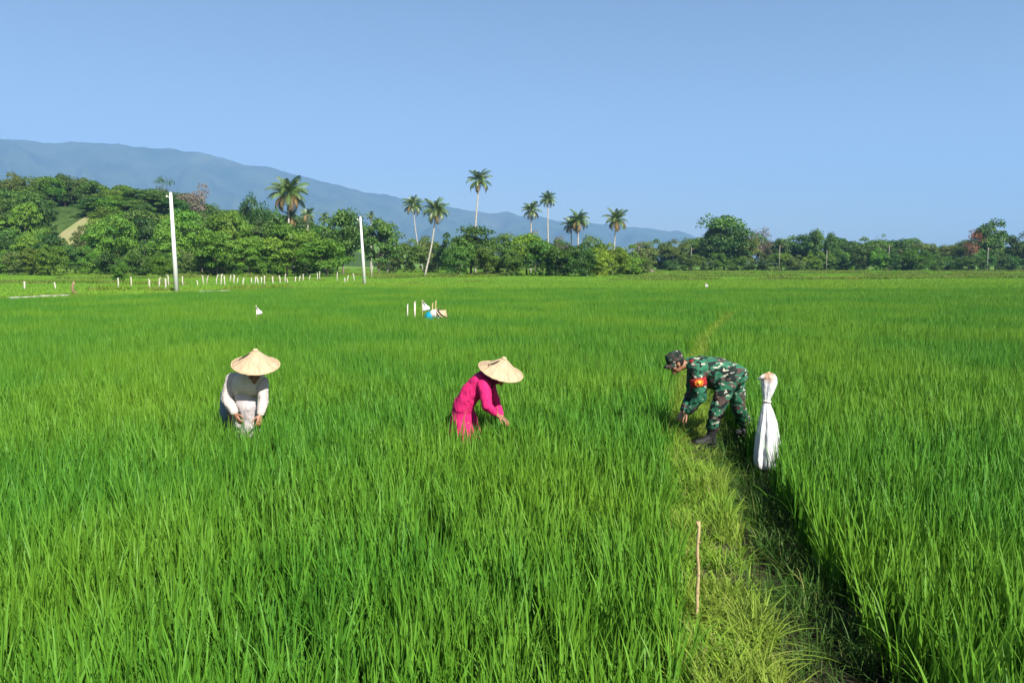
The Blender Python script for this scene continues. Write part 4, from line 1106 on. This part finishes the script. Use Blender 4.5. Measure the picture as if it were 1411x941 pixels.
    # boots
    for an, kn, fx in ((anN, knN, (-.19, -.05)), (anF, knF, (-.16, -.12))):
        mb = MB(); toe = Vector((an.x+fx[0], an.y+fx[1], max(an.z-.065, .035))); heel = Vector((an.x+.03, an.y, toe.z))
        mb.chain([(an.lerp(kn, .36), .066), (an, .060), (heel, .042)]); mb.chain([(heel, .042), (heel.lerp(toe, .6), .045), (toe, .038)]); mb.cap(an, heel.lerp(toe, .65), .055, .042)
        bt = link('boot', organic(mb, 'boot', M_black, b, .009, 4), o)
        mb = MB(); mb.tube([heel+Vector((.02, 0, -.038)), heel.lerp(toe, .5)+Vector((0, 0, -.036)), toe+Vector((-.02, 0, -.03))], [.036, .046, .034], 10, True, .35); link('sole', mb.mesh('sole', M_black, b), bt)
    # hair and cap
    mb = MB(); mb.ell(hc+M @ Vector((0, -.028, .02)), (.079, .085, .092), M); link('hair', mb.mesh('hair', M_hair, b), o)
    mb = MB(); V = []; n = 28; cc = lambda r, f, u: hc+M @ Vector((r, f, u))
    prof = [(1.03, .030), (1.05, .055), (1.04, .085), (1.0, .118), (.93, .138), (.6, .150), (.0, .153)]
    for r, u in prof:
        for k in range(n): a = 2*math.pi*k/n; V.append(cc(math.cos(a)*.092*r, math.sin(a)*.108*r-.008, u))
    Q = [[j*n+k, j*n+(k+1) % n, (j+1)*n+(k+1) % n, (j+1)*n+k] for j in range(len(prof)-1) for k in range(n)]
    mb.add(V, Q); cp_ = link('cap', mb.mesh('cap', M_cap, b), o); sm = cp_.modifiers.new('t', 'SOLIDIFY'); sm.thickness = .006
    V = []; m = 14
    for i in range(m+1):
        a = math.pi*(.10+.80*i/m)
        for r, dz in ((1.0, .034), (1.3, .030), (1.62, .015)):
            V.append(cc(math.cos(a)*.092*(1+(r-1)*.55), math.sin(a)*.108*r-.008, dz-.035*abs(math.cos(a))**2*(r-.9)))
    Q = [[i*3+j, (i+1)*3+j, (i+1)*3+j+1, i*3+j+1] for i in range(m) for j in range(2)]
    mb = MB(); mb.add(V, Q); br = link('brim', mb.mesh('brim', M_cap, b), cp_); sm = br.modifiers.new('t', 'SOLIDIFY'); sm.thickness = .006
soldier()

def woman_pink():
    Y = 9.5; b = Vector((P(645, 590, Y).x, Y, -.3)); p = P
    pel, mid, chest, neck = p(638, 559, 9.52), p(648, 542, 9.50), p(663, 528, 9.48), p(677, 518, 9.46)
    shN, shF = p(667, 531, 9.29), p(673, 527, 9.64)
    elN, elF = p(671, 559, 9.20), p(683, 556, 9.60)
    wrN, wrF = p(687, 574, 9.24), p(691, 574, 9.45)
    hc = p(688, 517, 9.45); M = aim((.36, -.22, .9), (.8, -.25, -.5))
    knN, knF = p(645, 596, 9.40), p(652, 592, 9.62)
    ftN, ftF = Vector((knN.x-.1, 9.45, -.24)), Vector((knF.x-.1, 9.66, -.24))
    mb = MB(); mb.chain([(pel, .13), (mid, .12), (chest, .12), (neck, .055), (hc+M @ Vector((0, -.03, -.06)), .05)])
    mb.chain([(shN, .05), (elN, .037), (wrN, .026)]); mb.chain([(shF, .05), (elF, .037), (wrF, .026)]); mb.cap(shN, shF, .06, .06)
    mb.chain([(pel+Vector((0, -.08, 0)), .09), (knN, .055), (ftN, .04)]); mb.chain([(pel+Vector((0, .08, 0)), .09), (knF, .055), (ftF, .04)])
    for f in (ftN, ftF): mb.cap(f, f+Vector((.16, 0, -.03)), .035, .025)
    hand(mb, wrN, p(694, 578, 9.22)-wrN, (-.3, 0, -1), -1, .5, .165); hand(mb, wrF, p(697, 579, 9.43)-wrF, (-.3, 0, -1), 1, .5, .165); head(mb, hc, M, .95)
    o = link('person', organic(mb, 'person', M_skin, b, .0075, 3), None, b)
    tag(o, 'woman in a bright pink tunic and conical straw hat stooping in the rice', 'person')
    eyes(o, b, hc, M)
    mb = MB()
    for dy in (-.07, 0, .07):
        d = Vector((0, dy, 0)); mb.chain([(pel+d+Vector((.0, 0, -.02)), .125), (mid+d, .13), (chest+d, .135), (chest.lerp(neck, .6)+d*.6, .085)])
    mb.chain([(pel+Vector((0, -.05, 0)), .13), (p(637, 580, 9.48), .15), (p(638, 610, 9.46), .19)]); mb.chain([(pel+Vector((0, .05, 0)), .13), (p(645, 585, 9.60), .13), (p(650, 610, 9.60), .16)])
    mb.chain([(chest.lerp(shN, .7), .10), (shN, .085), (shN.lerp(elN, .5), .078), (elN, .068), (elN.lerp(wrN, .5), .048), (wrN.lerp(elN, .35), .042)])
    mb.chain([(chest.lerp(shF, .7), .10), (shF, .085), (shF.lerp(elF, .5), .08), (elF, .068), (elF.lerp(wrF, .55), .054), (wrF.lerp(elF, .18), .046)])
    link('tunic', organic(mb, 'tunic', M_pink, b, .012, 4, .025, .09), o)
    mb = MB(); mb.ell(hc+M @ Vector((0, -.025, .015)), (.092, .098, .118), M); mb.chain([(hc+M @ Vector((0, -.04, -.06)), .088), (neck, .10), (neck.lerp(chest, .55), .135)])
    mb.cap(neck+Vector((-.02, -.08, -.02)), neck+Vector((-.02, .08, -.02)), .075, .075)
    link('headscarf', organic(mb, 'headscarf', M_maroon, b, .012, 4, .02, .06), o)
    up = Vector((.27, -.24, .93)); c = p(689.5, 511.5, 9.42)
    conical_hat(o, b, c, up, (0, 1, 0), .285, .185, mark=R(225))
woman_pink()

def woman_grey():
    Y = 9.5; b = Vector((P(335, 590, 9.6).x, 9.62, -.3)); p = P
    pel, mid, chest, neck = p(329, 553, 9.74), p(334, 541, 9.60), p(340, 529, 9.46), p(348, 517, 9.36)
    shL, shR = p(321, 523, 9.48), p(361, 527, 9.40)
    elL, elR = p(313, 549, 9.42), p(363, 553, 9.33)
    wrL, wrR = p(324, 570, 9.28), p(358.5, 571, 9.24)
    hc = p(350.5, 514, 9.28); M = aim((.12, -.42, .9), (.22, -.8, -.55))
    knL, knR = p(322, 596, 9.55), p(345, 594, 9.55)
    ftL, ftR = Vector((knL.x, 9.66, -.24)), Vector((knR.x, 9.66, -.24))
    mb = MB(); mb.chain([(pel, .13), (mid, .12), (chest, .12), (neck, .055), (hc+M @ Vector((0, -.03, -.06)), .05)]); mb.cap(shL, shR, .06, .06)
    mb.chain([(shL, .05), (elL, .037), (wrL, .026)]); mb.chain([(shR, .05), (elR, .037), (wrR, .026)])
    mb.chain([(pel+Vector((-.09, 0, 0)), .09), (knL, .055), (ftL, .04)]); mb.chain([(pel+Vector((.09, 0, 0)), .09), (knR, .055), (ftR, .04)])
    for f in (ftL, ftR): mb.cap(f, f+Vector((.03, -.16, -.03)), .035, .025)
    hand(mb, wrL, p(329, 581, 9.24)-wrL, (.6, .3, -.3), 1, .45, .17); hand(mb, wrR, p(357.5, 582, 9.20)-wrR, (-.6, .3, -.3), -1, .45, .17); head(mb, hc, M, .95)
    o = link('person', organic(mb, 'person', M_skin, b, .0075, 3), None, b)
    tag(o, 'woman in pale striped shirt and conical straw hat stooping in the rice', 'person')
    eyes(o, b, hc, M)
    mb = MB()
    mb.chain([(chest.lerp(shL, .65), .105), (shL, .09), (shL.lerp(elL, .5), .088), (elL, .076), (elL.lerp(wrL, .55), .063), (wrL.lerp(elL, .14), .056)])
    mb.chain([(chest.lerp(shR, .65), .10), (shR, .08), (shR.lerp(elR, .5), .074), (elR, .066), (elR.lerp(wrR, .55), .058), (wrR.lerp(elR, .14), .052)])
    for dx in (-.06, .06): mb.chain([(pel+Vector((dx, 0, -.02)), .15), (mid+Vector((dx, 0, 0)), .14), (chest+Vector((dx, 0, 0)), .13)])
    link('shirt', organic(mb, 'shirt', M_shirt, b, .012, 4, .025, .08), o)
    mb = MB()
    for dx in (-.03, .02, .07): mb.chain([(mid+Vector((dx, -.03, -.01)), .13), (chest+Vector((dx*1.1, -.02, .0)), .15), (chest.lerp(neck, .6)+Vector((dx, .0, .0)), .11)])
    link('shaded_chest', organic(mb, 'shaded_chest', M_grey, b, .012, 4, .03, .07), o)  # added layer over the shirt, standing for its striped chest in the hat's shade
    mb = MB(); mb.chain([(p(337, 546, 9.46), .13), (p(341, 560, 9.44), .13), (p(345, 580, 9.46), .11), (p(347, 606, 9.46), .12)]); mb.chain([(p(330, 553, 9.6), .14), (p(334, 572, 9.56), .13), (p(340, 606, 9.52), .13)])
    link('skirt', organic(mb, 'skirt', M_skirt, b, .012, 4, .02, .09), o)
    mb = MB(); mb.chain([(p(319, 545, 9.78), .14), (p(317, 568, 9.74), .13), (p(318, 600, 9.7), .12)]); mb.chain([(p(335, 552, 9.80), .14), (p(335, 575, 9.78), .13), (p(338, 600, 9.75), .12)])
    link('trousers', organic(mb, 'trousers', M_blue, b, .012, 4, .03, .07), o)
    mb = MB(); mb.ell(hc+M @ Vector((0, -.028, .015)), (.090, .094, .115), M); mb.chain([(hc+M @ Vector((0, -.05, -.05)), .082), (neck+Vector((0, .05, 0)), .09)])
    link('headscarf', organic(mb, 'headscarf', M_grey, b, .012, 4), o)
    conical_hat(o, b, p(352, 502.5, 9.27), (.12, -.27, .955), (0, 1, 0), .282, .20, mark=R(215))
woman_grey()

def far_worker():
    Y = 27; b = Vector((P(598, 445, Y).x, Y, -.3)); p = P
    hip, mid, chest = p(592.5, 437, Y), p(598, 433, Y), p(606, 434, Y-.05); hc = p(612, 436, Y-.1); M = aim((.6, -.3, .7), (.7, -.1, -.7))
    ft = Vector((hip.x-.05, Y, -.22)); kn = Vector((hip.x+.08, Y, .05))
    mb = MB(); mb.chain([(hip, .13), (mid, .13), (chest, .13), (hc, .06)]); head(mb, hc, M)
    for dy in (-.1, .1): d = Vector((0, dy, 0)); mb.chain([(hip+d, .09), (kn+d, .06), (ft+d, .04), (ft+d+Vector((.16, 0, -.03)), .03)])
    sh = [chest+Vector((0, -.18, 0)), chest+Vector((0, .18, 0))]; ws = []
    for k, s in enumerate(sh): w_ = s+Vector((.12, 0, -.46)); mb.chain([(chest, .06), (s, .05), (s+Vector((.02, 0, -.25)), .04), (w_, .03)]); hand(mb, w_, (.3, 0, -1), (-.5, 0, -.3), 1 if k else -1)
    o = link('person', organic(mb, 'person', M_skin, b, .009, 3), None, b); tag(o, 'distant worker in turquoise and off white bent double in the rice', 'person')
    eyes(o, b, hc, M)
    mb = MB(); mb.cap(hip+Vector((0, -.08, 0)), hip+Vector((0, .08, 0)), .19, .19); mb.cap(hip.lerp(mid, .5)+Vector((0, -.05, 0)), hip.lerp(mid, .5)+Vector((0, .05, 0)), .18, .18)
    for dy in (-.1, .1): d = Vector((0, dy, 0)); mb.chain([(hip+d, .14), (kn+d, .10), (ft+d+Vector((0, 0, .08)), .08)])
    link('trousers', organic(mb, 'trousers', M_turq, b, .015, 4, .03, .08), o)
    mb = MB()
    for dy in (-.08, .08): d = Vector((0, dy, 0)); mb.chain([(mid+d*1.1, .165), (chest+d, .16), (chest.lerp(hc, .5)+d*.7, .11)])
    for s in sh: mb.chain([(s, .09), (s+Vector((.02, 0, -.25)), .075), (s+Vector((.11, 0, -.42)), .055)])
    link('shirt', organic(mb, 'shirt', M_whiteshirt, b, .015, 4, .03, .08), o)
    conical_hat(o, b, p(609.5, 433.5, Y-.1), (.62, -.22, .75), (0, 1, 0), .27, .2, True, False)
far_worker()

# ------------------------------------------------------------------ air
def haze():
    me = bpy.data.meshes.new('haze'); bm = bmesh.new(); bmesh.ops.create_cube(bm, size=1); bm.to_mesh(me); bm.free()
    o = link('haze', me, None, (0, 4360, 597)); o.scale = (18000, 8880, 1200)
    m = bpy.data.materials.new('haze_air'); m.use_nodes = True; n = m.node_tree.nodes; n.remove(n['Principled BSDF'])
    v = n.new('ShaderNodeVolumePrincipled'); v.inputs['Color'].default_value = (.29, .50, .92, 1); v.inputs['Density'].default_value = HAZE_D; v.inputs['Anisotropy'].default_value = .0
    m.node_tree.links.new(v.outputs[0], n['Material Output'].inputs['Volume']); me.materials.append(m)
    tag(o, 'pale blue haze filling the valley air', 'haze', kind='stuff')
HAZE_D = 1.5e-4
haze()
